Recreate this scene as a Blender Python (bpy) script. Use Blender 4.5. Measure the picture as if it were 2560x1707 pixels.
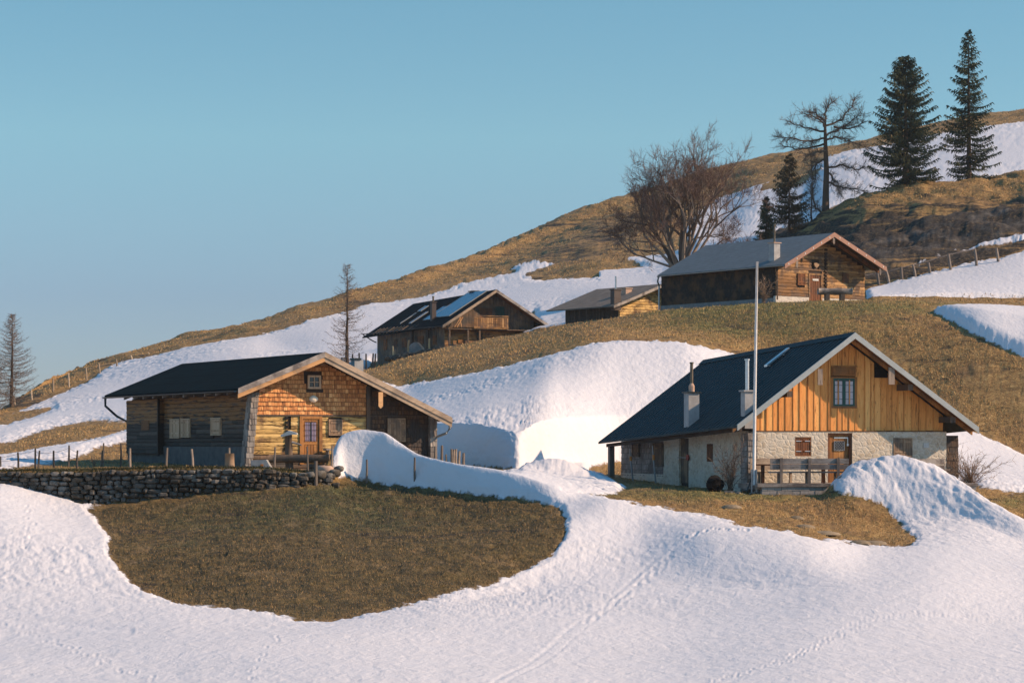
import bpy, math, random
import numpy as np
from math import sin, cos, tan, pi, radians, sqrt
R = random.Random(7)
scene = bpy.context.scene
for o in list(bpy.data.objects): bpy.data.objects.remove(o, do_unlink=True)
COL = scene.collection

# ------------------------------------------------------------ camera, sky, sun, exposure
F, CX, YH = 6000.0, 1280.0, 1100.0        # focal length, centre and horizon of a 2560 x 1707 view
cam = bpy.data.cameras.new('camera'); cam_o = bpy.data.objects.new('camera', cam); COL.objects.link(cam_o)
cam.sensor_width = 36; cam.lens = 36 * F / 2560
cam_o.rotation_euler = (pi / 2, 0, 0)
cam.shift_y = (YH - 853.5) / 2560
cam.clip_start = 0.5; cam.clip_end = 9000
scene.camera = cam_o
SUN_EL, SUN_AZ = 29.0, 94.0               # azimuth clockwise from the viewing direction
w = bpy.data.worlds.new('World'); scene.world = w; w.use_nodes = True
nt = w.node_tree; nt.nodes.clear()
def wn(t, **k):
    n = nt.nodes.new(t)
    for a, b in k.items(): setattr(n, a, b)
    return n
sky = wn('ShaderNodeTexSky', sky_type='NISHITA', sun_disc=False)
sky.sun_elevation = radians(SUN_EL); sky.sun_rotation = radians(SUN_AZ)
sky.altitude = 1200; sky.air_density = 1.0; sky.dust_density = 0.6; sky.ozone_density = 1.6
tc = wn('ShaderNodeTexCoord'); sp = wn('ShaderNodeSeparateXYZ')
nt.links.new(tc.outputs['Generated'], sp.inputs[0])
ramp = wn('ShaderNodeValToRGB')
nt.links.new(sp.outputs['Z'], ramp.inputs[0])
SKY_STOPS = [(0.0, (0.285, 0.316, 0.441)), (0.06, (0.302, 0.350, 0.444)), (0.125, (0.425, 0.553, 0.528)), (0.18, (0.405, 0.570, 0.540)), (0.34, (0.44, 0.80, 0.84)), (1.0, (0.41, 0.80, 0.86))]
cr = ramp.color_ramp
while len(cr.elements) < len(SKY_STOPS): cr.elements.new(0.5)
for e, (p, c) in zip(cr.elements, SKY_STOPS): e.position = p; e.color = (*c, 1)
mul = wn('ShaderNodeMix', data_type='RGBA', blend_type='MULTIPLY'); mul.inputs[0].default_value = 1
nt.links.new(sky.outputs[0], mul.inputs[6]); nt.links.new(ramp.outputs[0], mul.inputs[7])
bg = wn('ShaderNodeBackground'); bg.inputs[1].default_value = 0.167
nt.links.new(mul.outputs[2], bg.inputs[0])
wo = wn('ShaderNodeOutputWorld'); nt.links.new(bg.outputs[0], wo.inputs[0])
sl = bpy.data.lights.new('sun', 'SUN'); sun = bpy.data.objects.new('sun', sl); COL.objects.link(sun)
sl.energy = 4.9; sl.angle = radians(0.6); sl.color = (1.0, 0.70, 0.47)
sun.rotation_euler = (radians(90 - SUN_EL), 0, radians(180 - SUN_AZ))
sun.location = (60, 0, 60)
scene.view_settings.view_transform = 'Standard'; scene.view_settings.look = 'None'
scene.view_settings.exposure = 0.4; scene.view_settings.gamma = 1
try:
    scene.cycles.max_bounces = 6; scene.cycles.diffuse_bounces = 3
except Exception: pass

# ------------------------------------------------------------ helpers
def P(px, py, D): return ((px - CX) * D / F, D, (YH - py) * D / F)
VS = 2560 / 2352.0                        # V: coordinates measured on a 2352 px wide print

class MB:
    """collects shapes with a tone per face, builds ONE mesh object"""
    def __init__(s): s.v = []; s.f = []; s.t = []; s.parts = []
    def add(s, vs, fs, tone=None):
        n = len(s.v); s.v += [tuple(p) for p in vs]
        tone = R.random() if tone is None else tone; s.parts.append(([tuple(p) for p in vs], fs, tone))
        for f in fs: s.f.append(tuple(i + n for i in f)); s.t.append(tone)
    def box(s, x0, x1, y0, y1, z0, z1, tone=None, rot=None):
        vs = [(x, y, z) for z in (z0, z1) for y in (y0, y1) for x in (x0, x1)]
        if rot:                           # (axis, angle) about the box centre
            c = ((x0 + x1) / 2, (y0 + y1) / 2, (z0 + z1) / 2); ax, an = rot; ca, sa = cos(an), sin(an); o = []
            for p in vs:
                d = [p[i] - c[i] for i in range(3)]; i, j = {'x': (1, 2), 'y': (2, 0), 'z': (0, 1)}[ax]
                d[i], d[j] = d[i] * ca - d[j] * sa, d[i] * sa + d[j] * ca
                o.append([c[k] + d[k] for k in range(3)])
            vs = o
        s.add(vs, [(0, 2, 3, 1), (4, 5, 7, 6), (0, 1, 5, 4), (2, 6, 7, 3), (0, 4, 6, 2), (1, 3, 7, 5)], tone)
    def prism(s, poly, axis, a, b, tone=None):
        """poly in the two other axes (x,z for axis y; y,z for axis x; x,y for axis z), extruded from a to b"""
        n = len(poly)
        def m(p, q): return (p[0], q, p[1]) if axis == 'y' else ((q, p[0], p[1]) if axis == 'x' else (p[0], p[1], q))
        vs = [m(p, a) for p in poly] + [m(p, b) for p in poly]
        fs = [tuple(range(n))[::-1], tuple(range(n, 2 * n))] + [(i, (i + 1) % n, n + (i + 1) % n, n + i) for i in range(n)]
        s.add(vs, fs, tone)
    def tube(s, pts, rad, n=8, tone=None, cap=True):
        pts = [np.array(p, float) for p in pts]; rad = rad if hasattr(rad, '__len__') else [rad] * len(pts)
        vs = []; fs = []
        for i, p in enumerate(pts):
            d = pts[min(i + 1, len(pts) - 1)] - pts[max(i - 1, 0)]; d /= (np.linalg.norm(d) + 1e-9)
            u = np.cross(d, (0, 0, 1.0)) if abs(d[2]) < .9 else np.cross(d, (1.0, 0, 0)); u /= np.linalg.norm(u); v = np.cross(d, u)
            for k in range(n):
                a = 2 * pi * k / n; vs.append(p + (u * cos(a) + v * sin(a)) * rad[i])
        for i in range(len(pts) - 1):
            for k in range(n):
                a, b = i * n + k, i * n + (k + 1) % n; fs.append((a, b, b + n, a + n))
        if cap: fs += [tuple(range(n)), tuple(range((len(pts) - 1) * n, len(pts) * n))[::-1]]
        s.add(vs, fs, tone)
    def tilt(s, y0, y1, dz):
        s.v = [(x, y, z + dz * (y - y0) / (y1 - y0)) for x, y, z in s.v]; return s
    def build(s, name, mat, parent=None, smooth=False, loc=None):
        me = bpy.data.meshes.new(name); me.from_pydata(s.v, [], s.f)
        at = me.attributes.new('tone', 'FLOAT', 'FACE'); at.data.foreach_set('value', np.array(s.t, 'f'))
        if smooth: me.polygons.foreach_set('use_smooth', [True] * len(s.f))
        me.materials.append(mat); me.update()
        o = bpy.data.objects.new(name, me); COL.objects.link(o)
        if parent: o.parent = parent
        if loc: o.location = loc
        return o
def split(mb, name, m, parent, smooth=False):
    """each added shape becomes a part of its own"""
    out = []
    for vs, fs, tn in mb.parts:
        q = MB(); q.add(vs, fs, tn); out.append(q.build(name, m, parent, smooth))
    return out
def tag(o, label, cat, group=None):
    o['label'] = label; o['category'] = cat
    if group: o['group'] = group
    return o
def thing(name, label, cat, loc, rz=0, group=None):
    o = bpy.data.objects.new(name, None); o.empty_display_size = .5; COL.objects.link(o)
    o.location = loc; o.rotation_euler = (0, 0, rz)
    return tag(o, label, cat, group)

# ------------------------------------------------------------ materials
def mat(name, rough=.8, metal=0, spec=.3):
    m = bpy.data.materials.new(name); m.use_nodes = True; t = m.node_tree; t.nodes.clear()
    b = t.nodes.new('ShaderNodeBsdfPrincipled'); o = t.nodes.new('ShaderNodeOutputMaterial'); t.links.new(b.outputs[0], o.inputs[0])
    b.inputs['Roughness'].default_value = rough; b.inputs['Metallic'].default_value = metal
    b.inputs['Specular IOR Level'].default_value = spec
    return m, t, b
class NT:
    """small node-graph helper"""
    def __init__(s, t): s.t = t
    def n(s, ty, ins=None, **k):
        n = s.t.nodes.new(ty)
        for a, b in k.items(): setattr(n, a, b)
        for i, v in (ins or {}).items():
            if isinstance(v, bpy.types.NodeSocket): s.t.links.new(v, n.inputs[i])
            else: n.inputs[i].default_value = v
        return n
    def coord(s, scale=(1, 1, 1), obj=True):
        c = s.n('ShaderNodeTexCoord'); m = s.n('ShaderNodeMapping', {'Scale': scale})
        s.t.links.new(c.outputs['Object'], m.inputs[0]); return m.outputs[0]
    def noise(s, vec, scale, detail=4, rough=.6, dist=0):
        return s.n('ShaderNodeTexNoise', {'Vector': vec, 'Scale': scale, 'Detail': detail, 'Roughness': rough, 'Distortion': dist}).outputs[0]
    def ramp(s, f, stops):
        r = s.n('ShaderNodeValToRGB', {0: f}); e = r.color_ramp.elements
        while len(e) < len(stops): e.new(.5)
        for q, (p, c) in zip(e, stops): q.position = p; q.color = (*c, 1) if hasattr(c, '__len__') else (c, c, c, 1)
        return r.outputs[0]
    def mix(s, f, a, b, mode='MIX'):
        def c(v): return (*v, 1) if isinstance(v, tuple) else v
        return s.n('ShaderNodeMix', {0: f, 6: c(a), 7: c(b)}, data_type='RGBA', blend_type=mode).outputs[2]
    def math(s, op, a, b=0.0, c=None):
        d = {0: a, 1: b}
        if c is not None: d[2] = c
        return s.n('ShaderNodeMath', d, operation=op).outputs[0]
    def attr(s, name): return s.n('ShaderNodeAttribute', attribute_name=name).outputs['Fac']
    def bump(s, h, strength=.5, dist=.02): return s.n('ShaderNodeBump', {'Height': h, 'Strength': strength, 'Distance': dist}).outputs[0]

def wood(name, c_dark, c_mid, c_light, axis='x', wear=0.5, wearcol=None, scale=1.0, bump=.5, rough=.8, tonemix=.55, cracks=0, zwear=None, grain=.75):
    m, t, b = mat(name, rough); g = NT(t)
    sc = {'x': (.55, 5, 5), 'y': (5, .55, 5), 'z': (5, 5, .55)}[axis]
    v = g.coord(tuple(q * scale for q in sc)); fib = g.noise(v, 3, 6, .65, .3)
    v2 = g.coord((.8, .8, .8)); blot = g.noise(v2, 1.3 * scale, 4, .6)
    tone = g.attr('tone')
    f = g.math('ADD', g.math('MULTIPLY', fib, 1 - tonemix), g.math('MULTIPLY', tone, tonemix))
    col = g.ramp(f, [(.12, c_dark), (.5, c_mid), (.85, c_light)])
    if wearcol:
        k = g.ramp(blot, [(.5 - wear * .22, 0.0), (.62 - wear * .1, 1.0)])
        col = g.mix(k, col, wearcol)
    col = g.mix(g.ramp(fib, [(.3, grain), (.42, 0.0)]), col, tuple(q * .35 for q in c_dark))
    if cracks:
        ck = g.noise(g.coord(tuple(q * scale * .75 for q in sc)), 2.3, 5, .75, 1.2); col = g.mix(g.ramp(ck, [(.32 + .13 * cracks, .85), (.38 + .13 * cracks, 0.0)]), col, tuple(q * .4 for q in c_dark))
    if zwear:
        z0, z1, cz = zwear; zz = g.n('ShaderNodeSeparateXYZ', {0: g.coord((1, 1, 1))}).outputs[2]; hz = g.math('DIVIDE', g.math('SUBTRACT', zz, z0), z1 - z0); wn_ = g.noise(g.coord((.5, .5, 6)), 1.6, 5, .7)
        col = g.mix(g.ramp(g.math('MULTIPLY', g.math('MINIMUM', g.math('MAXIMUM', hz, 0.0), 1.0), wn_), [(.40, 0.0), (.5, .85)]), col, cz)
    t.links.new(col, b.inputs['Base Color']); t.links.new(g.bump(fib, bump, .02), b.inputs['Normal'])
    return m
def plain(name, c, rough=.7, metal=0, var=.25, scale=4, bump=.15, stretch=(1, 1, 1)):
    m, t, b = mat(name, rough, metal); g = NT(t); v = g.coord(stretch)
    f = g.noise(v, scale, 5, .6); f2 = g.math('ADD', g.math('MULTIPLY', f, .8), g.math('MULTIPLY', g.attr('tone'), .2))
    col = g.ramp(f2, [(.25, tuple(q * (1 - var) for q in c)), (.75, tuple(min(1, q * (1 + var)) for q in c))])
    t.links.new(col, b.inputs['Base Color']); t.links.new(g.bump(f, bump, .03), b.inputs['Normal'])
    return m
def stone_mat(name, mortar, s1, s2, scale=2.6, bump=.8):
    m, t, b = mat(name, .9); g = NT(t); v = g.coord((1, 1, 1.35))
    wv = g.mix(.22, v, g.n('ShaderNodeTexNoise', {'Vector': v, 'Scale': 3.0}).outputs[1])
    vo = g.n('ShaderNodeTexVoronoi', {'Vector': wv, 'Scale': scale}, feature='DISTANCE_TO_EDGE').outputs[0]
    vc = g.n('ShaderNodeTexVoronoi', {'Vector': wv, 'Scale': scale}).outputs['Color']
    fine = g.noise(v, 14, 6, .7); big = g.noise(v, .9, 3)
    sepv = g.n('ShaderNodeSeparateColor', {0: vc}).outputs[0]
    col = g.mix(sepv, s1, s2); col = g.mix(g.ramp(fine, [(.35, .5), (.6, 0.0)]), col, tuple(q * .6 for q in s1))
    edge = g.ramp(g.math('ADD', vo, g.math('MULTIPLY', fine, .22)), [(.12, 1.0), (.24, 0.0)])
    plaster = g.math('MAXIMUM', edge, g.ramp(big, [(.5, 0.0), (.58, .85)]))
    col = g.mix(plaster, col, mortar)
    col = g.mix(g.ramp(g.noise(v, 5, 5, .7), [(.32, .45), (.5, 0.0)]), col, tuple(q * .5 for q in mortar))
    h = g.math('ADD', g.math('MULTIPLY', g.ramp(vo, [(0, 0.0), (.2, 1.0)]), .7), g.math('MULTIPLY', fine, .5))
    t.links.new(col, b.inputs['Base Color']); t.links.new(g.bump(h, bump, .06), b.inputs['Normal'])
    return m
M = {}
M['log_yellow'] = wood('weathered_yellow_log', (.10, .05, .02), (.66, .43, .15), (.84, .62, .30), 'x', .05, (.2, .12, .06), bump=.9, tonemix=.35, cracks=.75)
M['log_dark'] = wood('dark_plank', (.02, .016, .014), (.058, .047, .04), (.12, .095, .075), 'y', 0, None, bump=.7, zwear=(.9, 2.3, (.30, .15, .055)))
M['log_brown'] = wood('brown_log', (.07, .032, .014), (.34, .18, .07), (.55, .33, .15), 'x', .15, (.14, .09, .06), cracks=.5, bump=.8)
M['shingle_orange'] = wood('orange_shingle', (.14, .06, .03), (.60, .25, .085), (.92, .50, .2), 'z', 0, None, bump=.5, tonemix=.65)
M['shingle_dark'] = wood('dark_shingle', (.025, .016, .011), (.085, .05, .03), (.17, .09, .045), 'z', .4, (.05, .042, .038), bump=.5)
M['shingle_black'] = wood('blackened_shingle', (.008, .007, .006), (.022, .016, .012), (.06, .036, .02), 'z', .1, (.10, .05, .022), bump=.5)
M['shingle_gray'] = wood('gray_shingle', (.10, .09, .085), (.24, .22, .20), (.40, .36, .32), 'z', .1, (.14, .12, .11), bump=.5)
M['wood_gray'] = wood('gray_weathered_wood', (.14, .125, .115), (.32, .285, .255), (.48, .43, .38), 'x', .2, (.13, .11, .1))
M['wood_gray_z'] = wood('gray_weathered_post', (.10, .08, .065), (.24, .19, .15), (.38, .30, .23), 'z', .2, (.13, .11, .1))
M['board_orange'] = wood('orange_board', (.38, .155, .05), (.78, .345, .095), (.96, .57, .20), 'z', 0, None, bump=.3, tonemix=.5, cracks=.25, grain=.4)
M['barge_orange'] = wood('new_wood_bargeboard', (.32, .16, .07), (.55, .30, .13), (.65, .40, .2), 'x', .1, (.3, .2, .12), bump=.3)
M['barge_beige'] = wood('beige_bargeboard', (.22, .16, .11), (.40, .30, .21), (.52, .40, .29), 'x', .2, (.25, .19, .14), bump=.3)
M['barge_metal'] = plain('gray_metal_bargeboard', (.34, .36, .35), .45, .5, .15, 3)
M['barge_red'] = plain('reddish_bargeboard', (.29, .155, .11), .6, 0, .15, 3)
M['door_wood'] = wood('door_wood', (.16, .06, .018), (.36, .155, .045), (.48, .24, .08), 'z', .1, (.2, .1, .04), bump=.3)
M['brown_wood'] = wood('brown_door_wood', (.07, .025, .01), (.19, .07, .028), (.28, .12, .045), 'z', .2, (.1, .05, .03), bump=.3)
M['old_wood'] = wood('old_brown_wood', (.055, .036, .025), (.17, .11, .07), (.30, .20, .125), 'z', .3, (.08, .07, .06), bump=.5)
M['shutter'] = wood('pale_shutter', (.17, .10, .06), (.32, .21, .13), (.44, .31, .2), 'z', .2, (.16, .12, .09), bump=.3)
M['plaster'] = plain('gray_plaster', (.23, .225, .22), .9, 0, .35, 3, .4)
M['white_plaster'] = stone_mat('whitewashed_foundation', (.62, .57, .5), (.5, .45, .4), (.66, .62, .56), 2.2, .5)
M['stone_wall'] = stone_mat('plastered_rubble_wall', (.60, .55, .46), (.50, .41, .30), (.70, .61, .47), 4.4, .35)
M['plaster_dark'] = plain('dark_plaster', (.11, .11, .11), .9, 0, .4, 2.5, .4)  # darker gray plaster for the left hut's footing
M['rock'] = stone_mat('gray_rock', (.06, .05, .038), (.085, .078, .068), (.23, .215, .19), .9, .6)
M['block'] = plain('gray_concrete_block', (.32, .30, .28), .9, 0, .25, 6, .5)
M['chim'] = plain('chimney_render', (.34, .34, .335), .9, 0, .3, 3, .4)
M['chim_dark'] = plain('dark_chimney_sheet', (.07, .055, .05), .6, .2, .2, 3)
M['chim_pink'] = plain('pinkish_chimney', (.45, .31, .23), .9, 0, .2, 3)
M['pipe'] = plain('stainless_flue', (.55, .56, .57), .3, .8, .2, 5, .05)
M['pipe_rust'] = plain('sooty_flue', (.14, .12, .09), .7, .4, .4, 5, .1)
M['dark_metal'] = plain('dark_gutter_metal', (.035, .045, .05), .4, .6, .2, 5)
M['gray_metal'] = plain('gray_gutter_metal', (.30, .32, .33), .4, .6, .2, 5)
M['black'] = plain('dark_opening', (.012, .012, .013), .9)
M['soffit'] = wood('dark_soffit', (.02, .013, .009), (.055, .033, .02), (.1, .06, .035), 'y', .2, (.05, .04, .035))
M['soffit_warm'] = wood('warm_soffit', (.07, .03, .012), (.2, .09, .035), (.3, .15, .06), 'y', .2, (.12, .06, .03))
M['green'] = plain('green_window_frame', (.012, .07, .06), .5)
M['shutter_light'] = wood('light_shutter', (.32, .19, .11), (.52, .34, .21), (.64, .46, .31), 'z', 0, None, bump=.3)
M['curtain'] = plain('white_curtain', (.55, .52, .55), .9, 0, .2, 9, .3, (12, 12, 1))
M['curtain_violet'] = plain('violet_curtain', (.33, .27, .36), .9, 0, .3, 9, .3, (14, 14, 1))
M['bone'] = plain('pale_bone', (.80, .68, .52), .8, 0, .15, 8)
M['red'] = plain('red_disc', (.35, .05, .03), .6)
M['orange_paint'] = plain('orange_paint', (.6, .22, .05), .6)
M['white_paint'] = plain('flaking_white_paint', (.62, .6, .57), .6, 0, .3, 9, .2, (1, 1, .5))
M['sticker'] = plain('pale_plate', (.55, .55, .53), .6)
def glass_mat():
    m, t, b = mat('window_glass', .08, 0, .6); b.inputs['Base Color'].default_value = (.02, .03, .035, 1); return m
M['glass'] = glass_mat()
def panel_mat():
    m, t, b = mat('solar_glass', .22, .0, .9); g = NT(t)
    br = g.n('ShaderNodeTexBrick', {'Vector': g.coord((1, 1, 1)), 'Color1': (.02, .10, .17, 1), 'Color2': (.025, .12, .2, 1), 'Mortar': (.06, .18, .25, 1), 'Scale': 1.0, 'Mortar Size': .02}, offset=0).outputs[0]
    t.links.new(br, b.inputs['Base Color']); return m
M['solar'] = panel_mat()
def roof_mat(name, c, rough=.55, metal=.2, seam=None, row=None, wear=.3, spec=.4):
    """seam / row: spacing in metres across / along the slope for ribs or shingle rows"""
    m, t, b = mat(name, rough, metal, spec); g = NT(t)
    v = g.coord((1, 1, 1)); f = g.noise(v, 1.2, 6, .65); st = g.noise(g.coord((.35, 5, .35)), 2.0, 4, .6)
    f = g.math('ADD', g.math('MULTIPLY', f, .5), g.math('MULTIPLY', st, .5))
    col = g.ramp(f, [(.3, tuple(q * (1 - wear) for q in c)), (.7, tuple(q * (1 + wear) for q in c))])
    h = f
    if row:
        sx = g.n('ShaderNodeSeparateXYZ', {0: v}).outputs
        fr = g.math('FRACT', g.math('DIVIDE', sx[2], row)); h = g.math('ADD', f, g.math('MULTIPLY', fr, -1.2))
        cell = g.n('ShaderNodeTexWhiteNoise', {0: g.n('ShaderNodeCombineXYZ', {0: g.math('FLOOR', g.math('DIVIDE', sx[2], row)), 1: g.math('FLOOR', g.math('DIVIDE', sx[1], row * 2.2))}).outputs[0]}).outputs[0]
        col = g.mix(g.math('MULTIPLY', cell, .35), col, tuple(q * .55 for q in c))
        col = g.mix(g.ramp(fr, [(0, .7), (.18, 0.0)]), col, tuple(q * .35 for q in c))
    t.links.new(col, b.inputs['Base Color']); t.links.new(g.bump(h, .4, .04), b.inputs['Normal'])
    return m
M['roof_dark'] = roof_mat('dark_roofing', (.004, .012, .015), .95, 0, row=.35, wear=.35, spec=.04)
M['roof_seam'] = roof_mat('blue_gray_standing_seam', (.028, .044, .048), .7, 0, wear=.5, spec=.15)
M['roof_gray'] = roof_mat('gray_fibre_cement_shingle', (.13, .155, .165), .7, 0, row=.16, wear=.2)
M['roof_shingle'] = roof_mat('gray_wood_shingle_roof', (.16, .135, .11), .9, 0, row=.22, wear=.4)
# ------------------------------------------------------------ terrain: one sheet, rows of (x, y, distance) measured on the print
ROWS = [
 [(0,1640,44),(700,1640,42),(1400,1640,44),(1900,1640,42),(2352,1640,43)],
 [(0,1480,60),(700,1490,56),(1200,1480,59),(1500,1480,60),(1900,1490,56),(2352,1480,59)],
 [(0,1350,74),(200,1370,73),(700,1430,66),(1000,1400,70),(1250,1360,77),(1400,1350,78),(1550,1352,77),(1750,1358,74),(1950,1360,71),(2100,1362,70.5),(2352,1370,73.5)],
 [(0,1220,85),(300,1260,84),(700,1280,80),(1100,1270,82),(1290,1225,87),(1450,1230,88),(1650,1240,84),(1850,1255,82),(2000,1280,83),(2150,1255,87),(2352,1290,84)],
 [(0,1112,97.6),(200,1157,96.9),(400,1142,96.5),(600,1127,96.2),(700,1119,96.6),(760,1112,97.7),(800,1114,98.7),(850,1113,98.9),(900,1114,98.5),(1000,1127,97.0),(1100,1144,95.2),(1200,1151,93.6),(1290,1163,92.2),(1400,1150,92.5),(1600,1160,94),(1800,1180,93.5),(1950,1198,94),(2060,1205,94.5),(2200,1200,94),(2352,1250,90.5)],
 [(0,1082,98.9),(200,1079,98.2),(400,1074,97.9),(600,1076,97.7),(735,1082,98.7),(762,1042,99.9),(790,1008,100.4),(830,998,100.3),(880,1004,99.9),(920,1028,99.4),(960,1053,98.7),(1000,1064,98.0),(1060,1076,97.0),(1130,1086,96.1),(1200,1103,94.9),(1280,1126,93.8),(1340,1139,94.2),(1450,1134,97.5),(1600,1134,98),(1700,1137,98),(1880,1140,98),(1912,1112,98.6),(1930,1092,98.9),(1960,1074,99.1),(2010,1060,99),(2060,1055,98.8),(2110,1064,98.2),(2150,1080,97.6),(2200,1109,96.6),(2250,1142,95.4),(2300,1171,94.3),(2352,1198,93.2)],
 [(0,1075,104),(300,1074,102),(550,1077,101.6),(700,1083,101.6),(850,1085,101.6),(1000,1079,103),(1100,1082,105),(1200,1086,105),(1290,1106,102),(1340,1116,100.5),(1450,1128,100),(1600,1130,100.6),(1750,1135,100.6),(1900,1136,100.6),(2100,1125,101.5),(2200,1124,103),(2352,1138,105)],
 [(0,1060,125),(300,1050,125),(600,1060,122),(1000,1074,123),(1100,1077,118),(1190,1081,114),(1215,1080,115.6),(1245,1079,118.2),(1300,1076,122),(1430,1066,128),(1600,1080,130),(1900,1086,124),(2200,1090,122),(2352,1112,121)],
 [(0,1048,138),(300,1000,150),(600,1000,145),(930,986,127),(1000,984,125),(1100,986,120),(1190,1000,116.6),(1225,986,118.6),(1260,974,121.5),(1300,969,124.8),(1430,962,131),(1600,960,133),(1900,980,127),(2210,1062,128),(2352,1092,126)],
 [(0,1010,165),(300,965,170),(600,940,170),(920,888,174),(1000,873,168),(1100,855,160),(1200,833,154),(1280,810,151),(1400,787,150),(1560,787,150),(1710,820,151),(1900,860,150),(2200,985,140),(2352,1045,136)],
 [(0,985,190),(300,950,195),(600,900,190),(840,862,185),(1000,835,180),(1200,792,176),(1400,757,164),(1700,755,160),(1900,755,157),(2100,750,156),(2230,757,154),(2352,800,150)],
 [(0,975,215),(300,930,220),(600,880,215),(780,857,208),(850,850,205),(920,828,204),(1000,806,203),(1100,784,202),(1200,766,200),(1290,747,196),(1400,733,182),(1500,715,176),(1600,707,172),(1700,700,170),(1900,692,168),(2050,692,167),(2250,700,166),(2352,708,166)],
 [(0,965,235),(300,905,250),(600,860,240),(780,856,222),(850,862,216),(1000,815,214),(1200,772,215),(1300,752,212),(1400,741,200),(1500,722,190),(1650,712,183),(1900,698,180),(2000,692,178),(2100,690,181),(2352,703,182)],
 [(0,955,245),(100,930,257),(300,860,275),(600,800,275),(780,843,240),(850,838,238),(1000,790,240),(1200,750,238),(1270,738,238),(1400,700,235),(1500,690,228),(1700,650,220),(1850,650,212),(2000,664,206),(2100,651,206),(2200,631,208),(2352,593,211)],
 [(0,948,250),(100,917,264),(300,838,290),(600,770,292),(780,755,285),(1000,730,285),(1200,690,285),(1400,650,290),(1500,640,285),(1700,600,260),(1850,590,230),(1990,641,209),(2100,615,211),(2200,592,213),(2352,553,215)],
 [(0,946,255),(100,892,280),(300,818,306),(600,748,312),(780,715,320),(1000,690,320),(1200,645,330),(1400,600,330),(1500,590,325),(1650,570,290),(1740,552,262),(1840,530,250),(1900,492,250),(1960,466,250),(2020,450,250),(2100,431,250),(2200,416,250),(2280,408,250),(2352,398,250)],
 [(0,946,262),(100,888,287),(300,812,316),(600,743,328),(780,705,340),(1000,660,350),(1200,600,370),(1400,540,380),(1500,530,370),(1650,545,335),(1740,550,300),(1840,534,284),(1900,500,282),(2000,474,282),(2200,440,282),(2352,422,282)],
 [(0,946,268),(100,885,292),(300,808,322),(600,740,338),(780,695,352),(1000,637,380),(1200,570,420),(1400,490,440),(1500,470,440),(1650,435,440),(1740,415,430),(1840,390,430),(1900,368,430),(2000,345,430),(2200,305,430),(2352,284,430)],
]
CREST = [(-40,962),(0,945),(30,925),(75,895),(120,866),(160,855),(230,832),(300,805),(370,788),(450,768),(530,755),(600,738),(680,710),(750,692),(800,675),(850,660),(900,645),(960,625),(1050,603),(1130,572),(1200,545),(1260,515),(1320,490),(1400,461),(1480,440),(1560,412),(1640,387),(1700,375),(1800,352),(1900,340),(2000,320),(2050,305),(2170,282),(2270,265),(2352,252)]
def cd(x): return float(np.interp(x, [0, 300, 600, 800, 1050, 1260, 1560, 2352], [272, 332, 352, 362, 402, 442, 462, 472]))
ROWS.append([(x, y, cd(x)) for x, y in CREST])
ROWS.append([(x, y + 12, cd(x) + 50) for x, y in CREST[::3]])
ROWS.append([(x, y + 260, cd(x) + 500) for x, y in CREST[::4]])
SUB = [54, 36, 40, 44, 34, 26, 24, 46, 60, 34, 34, 14, 44, 46, 50, 12, 56, 40, 8, 6]

def pchip(x, y, xi):
    x = np.asarray(x, float); y = np.asarray(y, float); h = np.diff(x); d = np.diff(y) / h
    m = np.zeros_like(y); s = d[:-1] * d[1:] > 0
    w1 = 2 * h[1:] + h[:-1]; w2 = h[1:] + 2 * h[:-1]
    with np.errstate(all='ignore'): hm = (w1 + w2) / (w1 / d[:-1] + w2 / d[1:])
    m[1:-1] = np.where(s, hm, 0); m[0] = d[0]; m[-1] = d[-1]
    xi = np.clip(xi, x[0], x[-1]); i = np.clip(np.searchsorted(x, xi) - 1, 0, len(h) - 1)
    t = (xi - x[i]) / h[i]
    return ((2*t**3 - 3*t**2 + 1) * y[i] + (t**3 - 2*t**2 + t) * h[i] * m[i] + (-2*t**3 + 3*t**2) * y[i+1] + (t**3 - t**2) * h[i] * m[i+1])
_in = np.arange(-60, 2621, 2.6)
_l = -60 - np.cumsum(np.geomspace(4, 900, 46)); _r = 2620 + np.cumsum(np.geomspace(4, 900, 46))
CX_ = np.concatenate([_l[::-1], _in, _r]); NC = len(CX_)
xv = CX_ / VS
KD = []; KZ = []
for r in ROWS:
    a = np.array(r, float); D = pchip(a[:, 0], a[:, 2], xv); y = pchip(a[:, 0], a[:, 1], xv) * VS
    KD.append(D); KZ.append((YH - y) * D / F)
KD = np.array(KD); KZ = np.array(KZ)
for k in range(1, len(KD)): KD[k] = np.maximum(KD[k], KD[k-1] + .4)
# beyond the frame the far hill keeps rising a little on the right and falls away on the left
# monotone cubic in distance, per column
h = np.diff(KD, axis=0); d = np.diff(KZ, axis=0) / h
m = np.zeros_like(KZ); s = d[:-1] * d[1:] > 0
with np.errstate(all='ignore'): hm = (3 * (h[1:] + h[:-1])) / ((2*h[1:] + h[:-1]) / d[:-1] + (h[1:] + 2*h[:-1]) / d[1:])
m[1:-1] = np.where(s, hm, 0); m[0] = d[0]; m[-1] = d[-1]
cl = (xv > 880) & (xv < 1700); m[8] = np.where(cl, d[8] * 1.15, m[8]); m[7] = np.where(cl, np.minimum(m[7], .15), m[7])   # crisp cut at the road
GD = []; GZ = []; GR = []
for k in range(len(KD) - 1):
    n = SUB[k]
    for j in range(n):
        t = j / n; GR.append(k + t)
        GD.append(KD[k] + t * h[k])
        GZ.append((2*t**3 - 3*t**2 + 1) * KZ[k] + (t**3 - 2*t**2 + t) * h[k] * m[k] + (-2*t**3 + 3*t**2) * KZ[k+1] + (t**3 - t**2) * h[k] * m[k+1])
GD.append(KD[-1]); GZ.append(KZ[-1]); GR.append(len(KD) - 1.0)
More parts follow.
